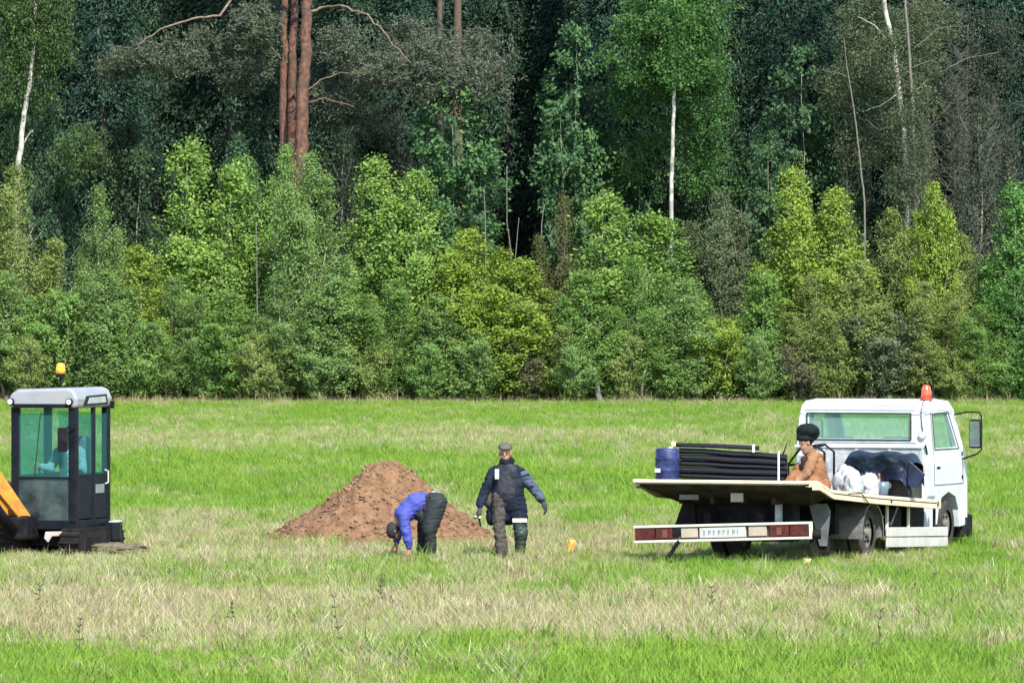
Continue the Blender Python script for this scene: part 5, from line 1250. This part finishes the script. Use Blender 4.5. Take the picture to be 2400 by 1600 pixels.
MB().box(-.10, -.04, -.05, -.03, .0, .07).build('tool_blade', BLACKM, t2)

BROWN = mat('brown_overall', (.21, .090, .036), .85, var=.5, scale=6, dirt=(.09, .04, .02), dirt_amt=.6, dscale=5)
def seated():
    p = TL(.77, 1.42, bedz(1.42))
    r = empty('person', p, 0, label='person in orange brown overalls and a broad black hat sitting on the truck bed', cat='person')
    hc = (-.06, -.02, .68); hs, M = head(hc, (-.8, -.55, -.35), (0, 0, 1), 1.0)
    body = hs + [cap((.03, 0, .55), (-.03, -.01, .62), .058, .05), cap((.10, 0, .12), (.07, 0, .46), .13, .12), cap((.04, -.13, .48), (.08, .13, .48), .06, .06),
                 cap((.05, -.16, .48), (-.03, -.22, .28), .045, .04), cap((-.03, -.22, .28), (-.20, -.20, .14), .038, .028), cap((.08, .15, .48), (-.03, .14, .30), .045, .04), cap((-.03, .14, .30), (-.18, .05, .22), .038, .028),
                 cap((.08, -.09, .10), (-.20, -.14, .24), .08, .06), cap((-.20, -.14, .24), (-.30, -.16, .06), .055, .04), cap((.08, .09, .10), (-.14, .08, .32), .08, .06), cap((-.14, .08, .32), (-.26, .08, .06), .055, .04)]
    body += hand((-.20, -.20, .14), (-.8, 0, -.5), (0, -1, .3), 1, .8) + hand((-.18, .05, .22), (-.8, -.2, -.4), (0, -1, 0), 1, .8)
    skin('body', body, SKINM, r, .0085, 2); eyes(hc, M, r)
    ov = [cap((.11, 0, .12), (.07, 0, .45), .175, .135), cap((.10, .0, .10), (.13, 0, .10), .19, .18), cap((.04, -.12, .47), (.08, .12, .47), .088, .088),
          cap((.08, -.09, .12), (-.20, -.14, .22), .115, .09), cap((-.20, -.14, .22), (-.30, -.16, .10), .085, .07), cap((.08, .09, .12), (-.14, .08, .30), .115, .09), cap((-.14, .08, .30), (-.26, .08, .10), .085, .07)]
    skin('overalls', ov, BROWN, r, .013, 4, .022, 8, 6)
    skin('sleeve', [cap((.05, -.15, .48), (-.03, -.225, .28), .078, .070), cap((-.03, -.225, .28), (-.17, -.21, .16), .066, .052)], mat('tan_sleeve', (.23, .12, .060), .85, var=.35, scale=7), r, .012, 3, .014, 9, 8)
    skin('sleeve', [cap((.08, .15, .48), (-.03, .14, .30), .075, .068), cap((-.03, .14, .30), (-.16, .06, .23), .064, .052)], BROWN, r, .012, 3, .014, 9, 9)
    skin('dark_vest', [cap((-.05, -.06, .44), (-.06, -.06, .34), .07, .06)], mat('maroon_vest', (.035, .012, .012), .9), r, .012, 3, .01)
    skin('scarf', [cap((.0, -.02, .58), (-.04, -.03, .56), .07, .065)], mat('brown_scarf', (.16, .09, .06), .9, var=.4), r, .012, 2, .01)
    hat = [([v + Vector((-.02, .0, .845)) for v in ell((0, 0, 0), (.165, .15, .10))[0]], ell((0, 0, 0), (.1, .1, .1))[1]), cap((-.12, -.03, .80), (.06, .02, .80), .06, .09), ([v + Vector((-.07, -.02, .735)) for v in ell((0, 0, 0), (.112, .112, .055))[0]], ell((0, 0, 0), (.1, .1, .1))[1]), cap((-.03, .02, .70), (.0, .03, .78), .085, .115)]
    skin('black_hat', hat, mat('black_hat', (.006, .010, .009), .9, var=.4, spec=.15), r, .012, 3, .010, 5)
    for x, y in ((-.32, -.17), (-.28, .07)):
        skin('boot', [cap((x, y, .11), (x, y, .06), .052, .05), cap((x, y, .045), (x - .11, y - .02, .04), .045, .04)], mat('dusty_boot', (.20, .13, .10), .9, var=.3), r, .012, 2)
seated()
def operator():
    r = empty('person', (0, 0, 0), ER, label='operator in a pale shirt sitting in the excavator cab', cat='person'); r.location = ex.location
    hc = (.15, -.02, 1.70); hs, M = head(hc, (-.3, -1, -.1), (0, 0, 1), .98)
    body = hs + [cap((.14, .04, 1.50), (.15, .0, 1.62), .055, .05), cap((.13, .04, .90), (.13, .05, 1.36), .13, .14), cap((-.02, .03, 1.45), (.28, .03, 1.45), .06, .06),
                 cap((-.04, .02, 1.43), (-.12, -.10, 1.2), .05, .04), cap((-.12, -.10, 1.2), (-.20, -.29, 1.24), .04, .03), cap((.30, .02, 1.43), (.36, -.06, 1.18), .05, .04), cap((.36, -.06, 1.18), (.36, -.26, 1.22), .04, .03),
                 cap((.05, 0, .88), (-.0, -.38, .92), .085, .06), cap((-.0, -.38, .92), (-.02, -.42, .50), .055, .04), cap((.21, 0, .88), (.2, -.38, .92), .085, .06), cap((.2, -.38, .92), (.2, -.42, .50), .055, .04)]
    body += hand((-.20, -.29, 1.24), (-.1, -.9, 0), (0, 0, 1), 1, 1.2) + hand((.36, -.26, 1.22), (.1, -.9, 0), (0, 0, 1), 1, 1.2)
    skin('body', body, SKINM, r, .0085, 2); eyes(hc, M, r)
    skin('shirt', [cap((.13, .04, .92), (.13, .05, 1.36), .15, .16), cap((-.02, .03, 1.44), (.28, .03, 1.44), .085, .085), cap((-.05, .02, 1.43), (-.12, -.10, 1.2), .075, .068), cap((-.12, -.10, 1.2), (-.19, -.27, 1.235), .062, .05),
                   cap((.30, .02, 1.43), (.36, -.06, 1.18), .075, .068), cap((.36, -.06, 1.18), (.36, -.23, 1.215), .062, .05)], mat('pale_shirt', (.30, .33, .36), .8, var=.15), r, .014, 3, .014)
    skin('trousers', [cap((.05, 0, .88), (-.0, -.38, .92), .11, .085), cap((-.0, -.38, .92), (-.02, -.42, .52), .08, .065), cap((.21, 0, .88), (.2, -.38, .92), .11, .085), cap((.2, -.38, .92), (.2, -.42, .52), .08, .065)], DKCLOTH, r, .014, 3)
    skin('hair', [([v + Vector((.153, .015, 1.745)) for v in ell((0, 0, 0), (.086, .098, .08))[0]], ell((0, 0, 0), (.1, .1, .1))[1])], mat('dark_hair', (.015, .013, .012), .8), r, .012, 1)
    for x in (-.02, .2): skin('shoe', [cap((x, -.42, .42), (x, -.52, .41), .05, .04)], BOOT, r, .012, 1)
operator()

# ------------------------------------------------------------------ small things in the grass
def flag(px, d, h, c, label, name='marker_flag', lean=.15):
    r = empty(name, (XG(px, d), d, float(gz(XG(px, d), d))), 0, label=label, cat='marker')
    MB().tube([(0, 0, 0), (-lean * .3, 0, h)], .006, 6).build('stake', mat('stake_wood', (.35, .27, .16), .8), r)
    V = []; Q = []
    for i in range(9):
        for j in range(7):
            u, v = i / 8, j / 6
            V.append((-lean * .3 - .02 + u * .11 + v * .05 * (1 - u) - .05 * v, .03 * math.sin(u * 7 + v * 4), h - .02 - v * h * .72 - u * .05 * math.sin(v * 5)))
    for i in range(8):
        for j in range(6): a_ = i * 7 + j; Q.append((a_, a_ + 7, a_ + 8, a_ + 1))
    o = meshobj('cloth', np_mesh('flag_cloth', np.array(V), np.array(Q)), mat('cloth_col', c, .6, var=.25, scale=14), r); s = o.modifiers.new('s', 'SOLIDIFY'); s.thickness = .004
flag(1341, 97.5, .30, (.60, .30, .06), 'small crumpled orange marker flag in the grass right of the standing person')
flag(1886, 95.0, .13, (.48, .38, .18), 'small pale yellow marker scrap in the grass before the truck', lean=.0)
rw = random.Random(12)
STALK = mat('dark_stalk', (.060, .075, .035), .9, var=.4, scale=20)
def stalk(px, row, h, label, d=None, lean=0):
    d = d or 59400.0 / (row - HOR); x = XG(px, d); r = empty('weed_stalk', (x, d, float(gz(x, d))), 0, label=label, cat='plant', group='dark weed stalks in the field')
    pts = [Vector((lean * f + rw.gauss(0, .006) * (f > 0), rw.gauss(0, .006) * (f > 0), h * f)) for f in np.linspace(0, 1, 7)]
    MB().tube(pts, [.0065 * (1 - .5 * i / 6) for i in range(7)], 5).build('stem', STALK, r)
    mb = MB()
    for p in pts[1:]:
        for _ in range(4):
            a_ = rw.uniform(0, 6.28); l = rw.uniform(.02, .05) * (1.3 if p.z < h * .7 else 1); q = p + Vector((math.cos(a_) * l, math.sin(a_) * l * .6, l * rw.uniform(.1, 1))); mb.tube([p, p.lerp(q, .6) + Vector((0, 0, .006)), q], [.003, .007, .001], 4)
    mb.build('leaves', STALK, r)
stalk(800, 1560, .62, 'tallest dark weed stalk, leaning, in the straw band at the lower left', lean=-.07)
stalk(892, 1420, .42, 'straight dark weed stalk below the bending person')
stalk(183, 1600 - 60, .42, 'dark weed stalk in the lower left corner grass', lean=.02)
stalk(395, 1105, .46, 'dark weed stalk in the bright grass right of the excavator cab')
stalk(92, 1432, .30, 'short weed stalk at the lower left edge below the excavator')
stalk(540, 1486, .30, 'weed stalk between the excavator and the leaning stalk', lean=.02)
stalk(1668, 1440, .34, 'dark weed stalk below the tail lights of the truck')
stalk(2056, 1550, .50, 'dark weed stalk below the truck wheel in the lower right', lean=.03)
stalk(2190, 1388, .22, 'small weed stalk below the side guard of the truck')
stalk(1405, 985, .62, 'weed stalk at the far edge of the field left of the truck')
stalk(1582, 1010, .62, 'tall thin stalk in the field above the blue drum')
